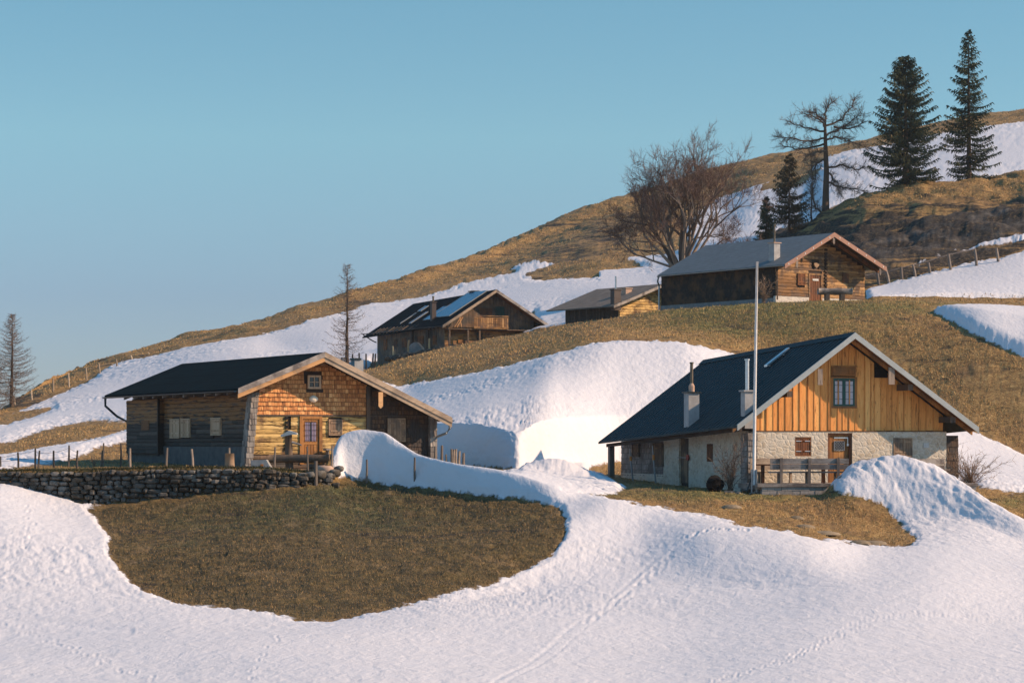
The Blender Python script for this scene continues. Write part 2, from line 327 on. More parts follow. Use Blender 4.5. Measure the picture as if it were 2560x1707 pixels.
GD = np.array(GD); GZ = np.array(GZ); GR = np.array(GR); NRW = len(GD)
GX = (CX_[None, :] - CX) / F * GD; PY = YH - GZ * F / GD; PX = np.broadcast_to(CX_[None, :], GX.shape)
GRm = np.broadcast_to(GR[:, None], GX.shape)

def _hash(i, j, seed):
    n = (i * 374761393 + j * 668265263 + seed * 974634777) & 0xffffffff
    n = ((n ^ (n >> 13)) * 1274126177) & 0xffffffff
    return ((n ^ (n >> 16)) & 0xffff) / 65535.0
def vnoise(x, y, seed=0):
    xi = np.floor(x).astype(np.int64); yi = np.floor(y).astype(np.int64); fx = x - xi; fy = y - yi
    fx = fx * fx * (3 - 2 * fx); fy = fy * fy * (3 - 2 * fy)
    a = _hash(xi, yi, seed); b = _hash(xi + 1, yi, seed); c = _hash(xi, yi + 1, seed); e = _hash(xi + 1, yi + 1, seed)
    return (a * (1 - fx) + b * fx) * (1 - fy) + (c * (1 - fx) + e * fx) * fy - .5
def fbm(x, y, oct=4, seed=0, gain=.55):
    s = 0; a = 1.0
    for o in range(oct): s = s + a * vnoise(x * 2**o + 17.3 * o, y * 2**o + 9.1 * o, seed + o); a *= gain
    return s
def sdist(poly, px, py):
    """signed distance in print pixels, positive inside"""
    sh = px.shape; px = px.ravel().astype('f'); py = py.ravel().astype('f'); best = np.full(px.shape, 1e12, 'f'); ins = np.zeros(px.shape, bool)
    n = len(poly)
    for i in range(n):
        x0, y0 = poly[i]; x1, y1 = poly[(i + 1) % n]; dx, dy = x1 - x0, y1 - y0
        t = np.clip(((px - x0) * dx + (py - y0) * dy) / (dx * dx + dy * dy + 1e-9), 0, 1)
        best = np.minimum(best, (px - x0 - t * dx)**2 + (py - y0 - t * dy)**2)
        if y0 != y1:
            c = ((y0 > py) != (y1 > py)) & (px < dx * (py - y0) / dy + x0); ins ^= c
    return (np.sqrt(best) * np.where(ins, 1, -1)).reshape(sh)
def smoothpoly(p, it=1):
    for _ in range(it):
        q = []
        for i in range(len(p)):
            a, b = p[i], p[(i + 1) % len(p)]
            q += [(a[0]*.75 + b[0]*.25, a[1]*.75 + b[1]*.25), (a[0]*.25 + b[0]*.75, a[1]*.25 + b[1]*.75)]
        p = q
    return p
def VV(l): return [(x * VS, y * VS) for x, y in l]
OVAL = VV([(185,1165),(300,1154),(450,1136),(600,1122),(700,1113),(760,1100),(850,1106),(905,1111),(950,1118),(1050,1131),(1150,1143),(1240,1152),(1288,1163),(1302,1195),(1300,1230),(1280,1262),(1250,1288),(1200,1318),(1130,1343),(1060,1360),(980,1375),(900,1400),(830,1416),(770,1425),(720,1430),(650,1422),(580,1405),(500,1398),(410,1392),(370,1370),(330,1355),(290,1325),(260,1290),(246,1260),(250,1235),(235,1210),(210,1190)])
WALLF = VV([(-900,1000),(-900,1104),(0,1108),(70,1120),(150,1144),(190,1166),(300,1160),(500,1140),(700,1124),(786,1110),(766,1085),(760,1055),(766,1000)])
RIGHTF = VV([(1283,1122),(1340,1124),(1450,1129),(1425,1110),(1345,1076),(1430,1060),(1935,1060),(1935,1090),(1908,1108),(1915,1130),(1960,1137),(2000,1143),(2035,1165),(2060,1196),(2090,1222),(2106,1240),(2095,1255),(2040,1257),(1980,1252),(1900,1240),(1800,1218),(1700,1205),(1600,1180),(1500,1165),(1400,1145),(1330,1129)])
L_NEAR = [OVAL, WALLF, RIGHTF]
TERR = [(-900,1190),(0,1174),(50,1169),(99,1163),(156,1154),(186,1145),(215,1135),(245,1121),(320,1103),(600,1090),(850,1090),(850,1290),(-900,1290)]
ROAD = VV([(960,1066),(1050,1071),(1130,1075),(1195,1078),(1190,1083),(1100,1084),(1000,1085),(900,1088)])
RHOUSE = VV([(1335,1076),(1400,1098),(1455,1128),(1300,1150),(2700,1500),(2700,1142),(2352,1132),(2290,1127),(2200,1105),(1900,1085),(1430,1060)])
L_MID = [TERR, ROAD, RHOUSE]
BAND = [(-900,1150),(0,1113),(56,1095),(99,1078),(156,1065),(215,1055),(282,1052),(400,1050),(400,1066),(320,1078),(249,1096),(182,1108),(133,1118),(83,1128),(0,1140),(-900,1180)]
LENS = [(-900,1090),(0,1043),(66,1030),(129,1021),(136,1022),(123,1030),(66,1050),(0,1068),(-900,1120)]
KNOLL = VV([(700,880),(840,860),(880,880),(920,889),(1000,874),(1100,856),(1200,835),(1280,811),(1340,796),(1400,788),(1480,785),(1560,788),(1640,800),(1710,822),(1800,850),(2150,960),(2210,983),(2260,1003),(2310,1025),(2352,1045),(2900,1280),(2900,560),(700,560)])
SPATCH = VV([(2128,711),(2200,706),(2280,706),(2352,710),(2900,735),(2900,1080),(2352,819),(2300,802),(2250,777),(2210,753),(2170,731)])
PADS = VV([(1440,770),(1440,712),(1640,640),(1990,640),(1990,694),(2010,720)])
PAD3 = VV([(845,900),(840,838),(900,815),(1225,700),(1235,760),(1000,860)])
STRIP = [(2140,740),(2161,689),(2306,657),(2372,636),(2437,621),(2560,598),(2900,540),(2900,560),(2560,629),(2491,649),(2437,656),(2372,672),(2290,692),(2230,706),(2165,722)]
FARG = VV([(-900,1120),(0,965),(37,950),(91,923),(137,905),(183,887),(213,872),(238,851),(262,842),(294,832),(345,822),(450,797),(560,775),(650,757),(740,735),(850,703),(930,690),(1000,672),(1080,650),(1150,632),(1193,621),(1165,614),(1215,600),(1285,600),(1235,618),(1195,638),(1250,645),(1320,640),(1380,640),(1440,650),(1490,640),(1480,610),(1430,595),(1480,588),(1540,590),(1600,560),(1560,540)]) + \
       [(1760,520),(1775,515),(1832,501),(1883,481),(1934,470),(1962,476),(1990,468),(2031,443),(2054,430),(2044,425),(2028,422),(2054,404),(2100,390),(2108,384),(2156,378),(2194,372),(2347,337),(2500,311),(2560,305),(3000,240),(3000,-900),(-900,-900)]
SPIKE = [(1850,478),(1921,452),(1925,456),(1880,484),(1800,508),(1775,506)]
DARK = VV([(1500,700),(1700,640),(1740,551),(1840,520),(1900,480),(2000,440),(2352,380),(2900,300),(2900,500),(2352,534),(2280,552),(2200,575),(2110,603),(2085,612),(2000,640),(1985,690)])

sd = np.full(GX.shape, -1e4, 'f')          # >0 grass, <0 snow, in print pixels
def region(r0, r1, polys, cols=None, minus=()):
    i0 = int(np.searchsorted(GR, r0)); i1 = int(np.searchsorted(GR, r1, 'right'))
    for k, p in enumerate(polys):
        s = sdist(smoothpoly(p), PX[i0:i1], PY[i0:i1])
        if cols is not None: s = np.where((PX[i0:i1] >= cols[0]) & (PX[i0:i1] < cols[1]), s, -1e4)
        sd[i0:i1] = np.maximum(sd[i0:i1], s)
    for p in minus: sd[i0:i1] = np.minimum(sd[i0:i1], -sdist(smoothpoly(p), PX[i0:i1], PY[i0:i1]))
region(0, 5, L_NEAR)
region(5.001, 8, L_MID)
region(6.5, 18.5, [BAND, LENS], (-1e5, 420))
region(8.2, 12.3, [KNOLL], None, [SPATCH])
region(12.31, 15, [PADS, PAD3], None)
region(12.8, 15.05, [STRIP], (2100, 1e5))
region(13.1, 16.3, [DARK], (1500, 1e5))
region(12, 20, [FARG], (-1e5, 1500))
region(14.5, 20, [FARG], (1500, 1750))
region(16.3, 20, [FARG], (1750, 1e5), [SPIKE])
sd[GR > 18.3] = np.maximum(sd[GR > 18.3], 4)
edge_n = fbm(GX / .45, GD / .9, 4, 171, .65) * np.interp(GD, [0, 70, 120, 300], [9, 8, 5, 4]) + fbm(GX / 2.5, GD / 5, 2, 181) * np.interp(GD, [0, 80, 200], [12, 8, 3])
sd = np.where(sd > -500, sd + edge_n, sd)
met = GD / F                               # metres per print pixel
sdm = sd * met
sdm = np.clip(sdm, -6, 6)

# relief
near = np.clip(1 - (GD - 60) / 160, .12, 1)
snow = np.clip((-sd) / 10, 0, 1); snow = snow * snow * (3 - 2 * snow)
grass = 1 - snow
Z = GZ.copy()
thick = np.interp(GD, [40, 90, 110, 200], [.08, .13, .26, .35]) * np.clip(-sd / 14, 0, 1) ** .6
Z += thick * (sd < 0)
wx, wy = GX, GD
cupA = np.interp(GD, [0, 60, 80, 100, 200, 400], [.01, .014, .042, .075, .08, .16])
flat = np.clip(.55 + 1.8 * fbm(wx / 9, wy / 9, 2, 31), .15, 1.25)
def lnoise(f, D0=110.0, base=.24):
    """crossfade fixed wavelengths so that relief coarsens with distance without streaking"""
    t = np.clip(np.log2(np.maximum(GD, D0) / D0), 0, 1.999) ; out = 0
    for k in range(3):
        wk = np.clip(1 - np.abs(t - k), 0, 1); out = out + wk * f(base * 2.1 ** k, k)
    return out
Z += snow * cupA * flat * lnoise(lambda l, k: fbm(wx / l + .4 * wy / l, wy / (l * 1.9), 3, 5 + 10 * k, .6) * 1.2)
Z += snow * .3 * near * fbm(wx / 7, wy / 7, 2, 77) * .5
Z += grass * np.interp(GD, [0, 90, 130, 200, 450], [.11, .11, .13, .18, .3]) * lnoise(lambda l, k: fbm(wx / (l * 2.2), wy / (l * 2.2), 4, 12 + 10 * k, .62))
# terracettes and bumps on the high slopes
far = np.clip((GD - 225) / 60, 0, 1) * grass
Z += far * .7 * fbm(wx / 11, (wy + GZ * 4) / 9, 3, 40) + far * .3 * fbm(wx / 5, GZ / 1.2, 3, 44)
dk = np.clip((GRm - 13.95) * 5, 0, 1) * (GRm < 15.6) * (PX > 1850) * grass
Z += dk * (1.1 * fbm(wx / 6, wy / 5, 3, 52) + .7 * fbm(wx / 2.6, GZ / .7, 3, 53))
sp_ = np.clip(sdist(smoothpoly(SPATCH), PX, PY) / 85, 0, 1) * ((GRm > 8.2) & (GRm < 12.2)); Z += 1.0 * sp_ ** .7 * snow
# the middle snow hump beyond the left fence posts
def hump(px, py, D, hgt, rx, ry):
    x, y, _ = P(px, py, D); global Z
    Z += hgt * np.exp(-((wx - x) / rx) ** 2 - ((wy - y) / ry) ** 2)
hump(1395, 1175, 107, .6, 1.3, 1.8)
# trails: dents along lines measured on the print (world width)
def trail(pts, wid, depth, step=0, r0=0, r1=5.2, jitter=0):
    global Z
    pts = [(x * VS, y * VS) for x, y in pts]; q = []
    for (x0, y0), (x1, y1) in zip(pts[:-1], pts[1:]):
        n = max(1, int(math.hypot(x1 - x0, y1 - y0) / (step or 1e9))) if step else 1
        for j in range(n): q.append((x0 + (x1 - x0) * j / n, y0 + (y1 - y0) * j / n))
    q.append(pts[-1]); i0, i1 = int(np.searchsorted(GR, r0)), int(np.searchsorted(GR, r1))
    px, py = PX[i0:i1], PY[i0:i1]; x0, x1 = min(a for a, b in q) - 30, max(a for a, b in q) + 30
    c0, c1 = int(np.searchsorted(CX_, x0)), int(np.searchsorted(CX_, x1)); px = px[:, c0:c1]; py = py[:, c0:c1]; best = np.full(px.shape, 1e9)
    if step:
        for k, (a, b) in enumerate(q):
            a += R.uniform(-jitter, jitter) + (4 if k % 2 else -4); b += R.uniform(-jitter, jitter) * .6
            best = np.minimum(best, (px - a) ** 2 + ((py - b) * 1.9) ** 2)
    else:
        for (a, b), (c, e) in zip(q[:-1], q[1:]):
            dx, dy = c - a, e - b; t = np.clip(((px - a) * dx + (py - b) * dy) / (dx * dx + dy * dy), 0, 1)
            best = np.minimum(best, (px - a - t * dx) ** 2 + (py - b - t * dy) ** 2)
    g = np.sqrt(best) * 1.0 / wid
    Z[i0:i1, c0:c1] += (-depth * np.exp(-g ** 2) + depth * .45 * np.exp(-((g - 1.9) / .6) ** 2)) * snow[i0:i1, c0:c1]
trail([(1120,1590),(1210,1530),(1300,1462),(1380,1400),(1450,1340),(1520,1280),(1570,1240)], 4, .009)
trail([(1150,1590),(1240,1530),(1330,1465),(1410,1395),(1480,1330),(1545,1275),(1600,1235)], 3, .008)
trail([(1350,1440),(1420,1385),(1500,1325),(1540,1290)], 6, .022, 14, jitter=5)
trail([(1640,1575),(1760,1535),(1860,1490),(1940,1445),(1990,1425),(2080,1414),(2180,1420),(2300,1432),(2352,1428)], 4, .016, 16, jitter=5)
trail([(1800,1530),(1900,1480),(1990,1440)], 3.5, .02, 17, jitter=4)
trail([(60,1170),(75,1210),(55,1250),(30,1300)], 4, .028, 15, jitter=7)
trail([(20,1440),(90,1470),(170,1500),(240,1530),(350,1560)], 5, .016, 14, jitter=13)
trail([(640,1470),(610,1510),(570,1560)], 4, .015, 16, jitter=9)
trail([(1580,1240),(1640,1222),(1720,1225)], 4, .04, 12, jitter=3)
trail([(0,1424),(160,1440),(300,1455)], 7, .02)

def ground(px, D):
    """terrain height below print column px at distance D"""
    c = int(np.clip(np.searchsorted(CX_, px), 0, NC - 1)); return float(np.interp(D, GD[:, c], Z[:, c]))
def surf(px, py, D0, D1):
    """distance at which the terrain shows at this print point"""
    ds = np.linspace(D0, D1, 200); e = [abs((YH - ground(px, d) * F / d) - py) for d in ds]; return float(ds[int(np.argmin(e))])
def gxy(x, y): return ground(CX + F * x / y, y)

# near apron under and behind the camera
extra = [(44, None), (30, -3.9), (16, -2.7), (6, -2.0), (-4, -1.8), (-60, -1.2), (-300, 2.0)]
AX, AY, AZ = [], [], []
c0 = 26; base = (CX_ - CX) / F
for D, z in extra[1:][::-1]:
    wdt = max(D, 26) if D > 0 else 26 + abs(D) * .9
    AX.append(base * wdt * 1.0); AY.append(np.full(NC, float(D))); AZ.append(z + .25 * fbm(base * wdt / 4, np.full(NC, D / 4.0), 2, 3))
X = np.vstack([AX, GX]); Y = np.vstack([AY, GD]); ZZ = np.vstack([AZ, Z])
SDM = np.vstack([np.full((len(AX), NC), -6.0), sdm])
# greener sward (0 dry straw .. 1 green) and rockiness
veg = np.zeros_like(GX)
def blob(px, py, rx, ry, r0, r1, a):
    global veg
    veg += a * np.exp(-((PX - px * VS) / (rx * VS)) ** 2 - ((PY - py * VS) / (ry * VS)) ** 2) * ((GRm >= r0) & (GRm <= r1))
blob(750, 1170, 260, 60, 0, 5, .75); blob(450, 1220, 140, 60, 0, 5, .35); blob(820, 1128, 120, 12, 0, 5, .4)
blob(1600, 1133, 330, 16, 3, 7, 1.0); blob(2330, 1150, 100, 14, 4, 8, .6)
blob(1880, 705, 330, 22, 8, 13, .8); blob(1650, 730, 180, 40, 8, 13, .7); blob(1900, 760, 220, 35, 8, 13, .4); blob(1250, 790, 160, 25, 8, 13, .3)
blob(600, 1078, 800, 10, 4, 7, .5)
veg = np.clip(veg + .25 * fbm(wx / 3, wy / 3, 3, 91), 0, 1)
rock = dk * np.clip(1.4 * (PY - (PX * -.26 * 1.0 + 1140)) / 60, 0, 1)
shade_and_dark = dk * np.clip((PY - np.interp(PX, [1900, 2000, 2200, 2400, 2560], [520, 530, 500, 480, 462])) / 90, -.3, .85)  # shade of the dark slope, painted into the ground colour
farm = ((GRm > 13.5) & (GRm < 19)) * grass * (dk < .1)
st_ = np.clip(sdist(STRIP, PX, PY) / 8, 0, 1) * ((GRm > 12.8) & (GRm < 15.05) & (PX > 2100)); shade_and_dark = shade_and_dark * 1.15 + dk * .06 + st_ * .7
shade_and_dark = shade_and_dark + farm * np.clip(.0 + .3 * fbm(wx / 14, GZ / 3, 2, 61), 0, .4)
for sx, sy, sw, sh, a_ in ((1420, 640, 90, 22, .5), (1500, 600, 80, 30, .45), (1330, 690, 60, 14, .35), (1560, 560, 90, 40, .3), (920, 755, 60, 10, .5), (60, 1005, 90, 25, .6), (1660, 420 + 60, 60, 18, .4), (330, 905, 120, 8, .4), (1400, 560, 60, 12, .35)):
    shade_and_dark = shade_and_dark + farm * a_ * np.exp(-((PX - sx) / sw) ** 2 - ((PY - sy) / sh) ** 2)  # shadow patches on the far hill, painted as darker colour
oval = np.clip(sdist(OVAL, PX, PY) / 30 + .5, 0, 1) * (GRm < 5)
VEG = np.vstack([np.zeros((len(AX), NC)), veg]); RCK = np.vstack([np.zeros((len(AX), NC)), rock]); OVL = np.vstack([np.zeros((len(AX), NC)), oval]); SHD = np.vstack([np.zeros((len(AX), NC)), shade_and_dark])
nr = len(X); co = np.empty((nr * NC, 3), 'f'); co[:, 0] = X.ravel(); co[:, 1] = Y.ravel(); co[:, 2] = ZZ.ravel()
idx = np.arange(nr * NC).reshape(nr, NC)
q = np.stack([idx[:-1, :-1], idx[:-1, 1:], idx[1:, 1:], idx[1:, :-1]], -1).reshape(-1, 4)
me = bpy.data.meshes.new('ground'); me.vertices.add(nr * NC); me.vertices.foreach_set('co', co.ravel())
me.loops.add(q.size); me.polygons.add(len(q)); me.loops.foreach_set('vertex_index', q.ravel().astype('i'))
me.polygons.foreach_set('loop_start', np.arange(0, q.size, 4, dtype='i'))
me.update(calc_edges=True); me.polygons.foreach_set('use_smooth', np.ones(len(q), bool))
for nm, arr in (('sd', SDM), ('veg', VEG), ('rock', RCK), ('oval_grass', OVL), ('shade_and_dark', SHD)):
    a = me.attributes.new(nm, 'FLOAT', 'POINT'); a.data.foreach_set('value', arr.ravel().astype('f'))
gnd = bpy.data.objects.new('ground', me); COL.objects.link(gnd); gnd['kind'] = 'structure'

def ground_mat():
    m, t, b = mat('snow_and_meadow', .75, 0, .25); g = NT(t)
    v = g.coord(); s = g.attr('sd'); veg = g.attr('veg'); rk = g.attr('rock'); oval_grass = g.attr('oval_grass')
    e = g.math('ADD', g.math('MULTIPLY', g.math('SUBTRACT', g.noise(v, 3.2, 6, .75), .5), .3), g.math('MULTIPLY', g.math('SUBTRACT', g.noise(v, .6, 2), .5), .15))
    k = g.ramp(g.math('MULTIPLY_ADD', g.math('ADD', s, e), 3.0, .5), [(.42, 0.0), (.58, 1.0)])
    n1 = g.noise(v, 3.2, 8, .72, .4); n2 = g.noise(v, .55, 5, .6); n3 = g.noise(g.coord((1, 1, 2.5)), 9, 6, .75)
    f = g.math('ADD', g.math('MULTIPLY', n1, .55), g.math('MULTIPLY', n3, .45))
    straw = g.ramp(f, [(.34, (.10, .062, .028)), (.45, (.22, .13, .05)), (.54, (.36, .225, .085)), (.66, (.54, .38, .17))])
    green = g.ramp(f, [(.36, (.03, .034, .014)), (.46, (.10, .095, .03)), (.55, (.23, .19, .06)), (.66, (.44, .35, .13))])
    patch = g.math('MULTIPLY_ADD', g.math('SUBTRACT', n2, .5), 1.6, veg)
    col = g.mix(g.ramp(patch, [(.15, 0.0), (.7, 1.0)]), straw, green)
    col = g.mix(g.ramp(g.noise(v, .28, 4, .6), [(.5, 0.0), (.64, .5)]), col, (.14, .085, .045))
    dcol = g.ramp(f, [(.34, (.03, .025, .013)), (.46, (.078, .058, .024)), (.55, (.14, .10, .038)), (.65, (.27, .185, .072)), (.74, (.42, .31, .15))])
    dgr = g.ramp(f, [(.36, (.016, .02, .012)), (.46, (.046, .05, .022)), (.55, (.10, .10, .04)), (.66, (.27, .22, .10))])
    dcol = g.mix(g.ramp(patch, [(.2, 0.0), (.75, 1.0)]), dcol, dgr)
    dcol = g.mix(g.ramp(g.noise(g.coord((1, .7, 1)), 1.1, 5, .7), [(.42, .55), (.56, 0.0)]), dcol, (.03, .028, .018))
    dcol = g.mix(g.ramp(g.noise(g.coord((1, .6, 1)), .75, 6, .75, .5), [(.53, 0.0), (.66, .55)]), dcol, g.ramp(f, [(.36, (.09, .06, .03)), (.6, (.38, .26, .13))]))
    col = g.mix(g.ramp(g.noise(g.coord((1, 1, 2)), 1.0, 6, .75, .4), [(.38, .6), (.5, 0.0)]), col, (.12, .078, .036))
    col = g.mix(oval_grass, col, dcol)  # darker meadow colours inside the oval patch
    shade_and_dark = g.attr('shade_and_dark'); st = g.noise(g.coord((.16, .16, 1.5)), 1.3, 5, .65, .6)
    hs_ = g.math('MULTIPLY_ADD', g.math('SUBTRACT', st, .5), 3.2, shade_and_dark)
    col = g.mix(g.ramp(hs_, [(.32, 0.0), (.62, 1.0)]), col, g.ramp(n1, [(.35, (.012, .012, .011)), (.55, (.05, .038, .026)), (.64, (.2, .135, .07)), (.75, (.4, .27, .13))]))  # dark colours for the painted shade and the stone strip
    rc = g.ramp(g.noise(v, .9, 8, .75), [(.35, (.018, .017, .016)), (.5, (.06, .055, .05)), (.62, (.13, .12, .105)), (.75, (.24, .2, .16))])
    col = g.mix(g.math('MULTIPLY', rk, g.ramp(g.noise(v, .35, 5, .7), [(.42, 0.0), (.56, .9)])), col, rc)
    dirt = g.noise(v, .9, 5, .7)
    sc = g.mix(g.ramp(dirt, [(.45, 0.0), (.75, .16)]), (.655, .65, .67), (.54, .51, .47))
    fc = g.mix(k, sc, col)
    t.links.new(fc, b.inputs['Base Color'])
    t.links.new(g.math('MULTIPLY_ADD', k, .3, .65), b.inputs['Roughness'])
    cam_d = g.n('ShaderNodeVectorMath', {0: v}, operation='LENGTH').outputs['Value']
    hs = g.math('ADD', g.math('MULTIPLY', g.noise(g.coord((1, .45, 1)), 2.6, 5, .6, .3), .075), g.math('MULTIPLY', g.noise(v, 9, 4, .6), .012))
    hg = g.math('ADD', g.math('MULTIPLY', f, .16), g.math('MULTIPLY', g.noise(v, 24, 4, .7), .03))
    hh = g.math('ADD', g.math('MULTIPLY', hs, g.math('SUBTRACT', 1.0, k)), g.math('MULTIPLY', hg, k))
    t.links.new(g.n('ShaderNodeBump', {'Height': hh, 'Strength': .8, 'Distance': 1.0}).outputs[0], b.inputs['Normal'])
    return m
me.materials.append(ground_mat())

# grass tufts (uncountable): blades rooted on the meadow, where the sheet is grass
def tufts(n):
    vis = (sd > np.where(GRm > 3.6, 10, 3)) & (shade_and_dark < .3) & (np.abs(np.gradient(GZ, axis=0) / np.maximum(np.gradient(GD, axis=0), .01)) < .55) & (PX > -80) & (PX < 2650) & (GRm > 1) & (GRm < 19) & (PY > 150) & (PY < 1720)
    ii, jj = np.nonzero(vis[:, :]); rng = np.random.default_rng(3)
    wgt = np.abs(np.gradient(PY, axis=0))[ii, jj]; wgt = np.clip(wgt, 0.05, 6) + .2; wgt /= wgt.sum()
    s_ = rng.choice(len(ii), n, p=wgt); i, j = ii[s_], jj[s_]
    i = np.clip(i, 1, NRW - 2); u = rng.uniform(-.5, .5, n); v = rng.uniform(0, .9, n)
    D = GD[i, j] * (1 - v) + GD[i + 1, j] * v; z = Z[i, j] * (1 - v) + Z[i + 1, j] * v
    x = (CX_[j] + u * 2.6 - CX) / F * D
    hgt = (.035 + .07 * rng.random(n) ** 2) * np.clip(D / 90, .8, 2.6); wid = np.clip(1.1 * D / F, .012, .08) * rng.uniform(.6, 1.3, n)
    ang = rng.uniform(0, pi, n); lean = rng.uniform(-.8, .8, (n, 2)) * hgt[:, None] * 1.1
    dx, dy = np.cos(ang) * wid, np.sin(ang) * wid
    co = np.stack([np.stack([x - dx, D - dy, z - .02], -1), np.stack([x + dx, D + dy, z - .02], -1), np.stack([x + lean[:, 0], D + lean[:, 1], z + hgt], -1)], 1).reshape(-1, 3)
    me = bpy.data.meshes.new('grass'); me.vertices.add(3 * n); me.vertices.foreach_set('co', co.astype('f').ravel())
    me.loops.add(3 * n); me.polygons.add(n); me.loops.foreach_set('vertex_index', np.arange(3 * n, dtype='i')); me.polygons.foreach_set('loop_start', np.arange(0, 3 * n, 3, dtype='i'))
    me.update(calc_edges=True)
    tn = np.clip(rng.random(n) * .55 + .45 * np.clip(veg[i, j], 0, 1), 0, 1); tn = np.where(oval[i, j] > .5, tn * .5 + .5, tn * .5)
    a = me.attributes.new('tone', 'FLOAT', 'FACE'); a.data.foreach_set('value', tn.astype('f'))
    m, t, b = mat('dry_grass_blades', .8); g = NT(t)
    t.links.new(g.ramp(g.attr('tone'), [(.0, (.60, .40, .17)), (.2, (.36, .21, .08)), (.36, (.34, .25, .09)), (.49, (.2, .18, .06)), (.51, (.32, .205, .09)), (.7, (.17, .11, .05)), (.85, (.14, .13, .05)), (1, (.08, .09, .03))]), b.inputs['Base Color'])
    me.materials.append(m); o = bpy.data.objects.new('grass', me); COL.objects.link(o)
    o['kind'] = 'stuff'; o['label'] = 'short dry meadow grass growing on the bare slopes'; o['category'] = 'grass'
tufts(130000)
# ------------------------------------------------------------ houses
class House:
    """frame of a house: x along the gable, y back along the side, z up; plane hits measure details on its own walls"""
    def __init__(s, px, py, D, th):
        s.o = P(px, py, D); t = radians(th); s.th = t; s.c, s.s = cos(t), sin(t)
    def hit(s, px, py, ax, val):
        r = ((px - CX) / F, 1.0, (YH - py) / F); ox, oy, oz = s.o
        if ax == 'x': a = r[0] * s.c + r[1] * s.s; b = -ox * s.c - oy * s.s
        else: a = -r[0] * s.s + r[1] * s.c; b = ox * s.s - oy * s.c
        t = (val - b) / a; X_, Y_, Z_ = [t * q for q in r]
        return ((X_ - ox) * s.c + (Y_ - oy) * s.s, -(X_ - ox) * s.s + (Y_ - oy) * s.c, Z_ - oz)
    def g(s, x0, y0, x1, y1, off=0):      # rectangle on the gable wall -> x0, x1, z0, z1
        a = s.hit(x0, (y0 + y1) / 2, 'y', -off)[0]; b = s.hit(x1, (y0 + y1) / 2, 'y', -off)[0]; xm = (x0 + x1) / 2
        return a, b, s.hit(xm, y1, 'y', -off)[2], s.hit(xm, y0, 'y', -off)[2]
    def w(s, x0, y0, x1, y1, off=0):      # rectangle on the left side wall -> y0, y1, z0, z1
        a = s.hit(x0, (y0 + y1) / 2, 'x', -off)[1]; b = s.hit(x1, (y0 + y1) / 2, 'x', -off)[1]; xm = (x0 + x1) / 2
        return min(a, b), max(a, b), s.hit(xm, y1, 'x', -off)[2], s.hit(xm, y0, 'x', -off)[2]
    def roofhit(s, px, py, xe, ze, xa, za):   # on the left roof plane z = ze + k (x - xe)
        k = (za - ze) / (xa - xe); lo, hi = -10.0, 40.0
        for _ in range(50):
            mid = (lo + hi) / 2; x, y, z = s.hit(px, py, 'y', mid)
            if z > ze + k * (x - xe): lo = mid
            else: hi = mid
        return x, y, z
    def world(s, x, y, z=0): return (s.o[0] + x * s.c - y * s.s, s.o[1] + x * s.s + y * s.c, s.o[2] + z)
def zroof(p, x):                          # roof profile height at x
    return float(np.interp(x, [q[0] for q in p], [q[1] for q in p]))
def gable_wall(mb, prof, x0, x1, y, thick, z0=-1.0, drop=.16, zt=None):
    """wall slab following the roof underside"""
    xs = sorted(set([x0, x1] + [q[0] for q in prof if x0 < q[0] < x1]))
    poly = [(x0, z0), (x1, z0)] + [(x, min(zroof(prof, x) - drop, zt if zt is not None else 1e9)) for x in xs[::-1]]
    mb.prism(poly, 'y', y, y + thick, .5)
def roof(h, parent, prof, y0, y1, m, t=.12, seam=None, cap=None, dz=0):
    """two sloping slabs that butt at the ridge, with standing seams if asked for"""
    (xl, zl), (xa, za), (xr, zr) = prof; r = None
    for side, (xe, ze) in ((0, (xl, zl)), (1, (xr, zr))):
        mb = MB(); n = 14; poly = []
        mb.prism([(xe, ze), (xa, za), (xa, za - t), (xe, ze - t)][::(1 if side == 0 else -1)], 'y', y0, y1, .5)
        if seam:
            L = math.hypot(xa - xe, za - ze); k = (za - ze) / (xa - xe); y = y0 + .03
            while y < y1 - .03:
                mb.prism([(xe, ze + .002), (xa, za + .002), (xa, za + .025), (xe, ze + .025)][::(1 if side == 0 else -1)], 'y', y, y + .035, R.random()); y += seam
        o = mb.tilt(y0, y1, dz).build('roof', m, parent); r = r or o
    if cap:
        mb = MB(); mb.prism([(xa - .28, zroof(prof, xa - .28) + .05), (xa, za + .06), (xa + .28, zroof(prof, xa + .28) + .05), (xa, za + .09)], 'y', y0 + .002, y1 - .002, .7); mb.tilt(y0, y1, dz).build('ridge_cap', cap, parent)
    return r
def rake_board(mb, prof, side, y0, y1, top, hgt, xin=None, tone=.5, out=0.0):
    (xl, zl), (xa, za), (xr, zr) = prof; xe, ze = ((xl, zl), (xr, zr))[side]
    k = (za - ze) / (xa - xe); e = xe + out * (1 if side else -1); ez = ze + k * (e - xe); xi = xa if xin is None else xin; zi = ze + k * (xi - xe)
    mb.prism([(e, ez + top), (xi, zi + top), (xi, zi + top - hgt), (e, ez + top - hgt)][::(1 if side == 0 else -1)], 'y', y0, y1, tone)
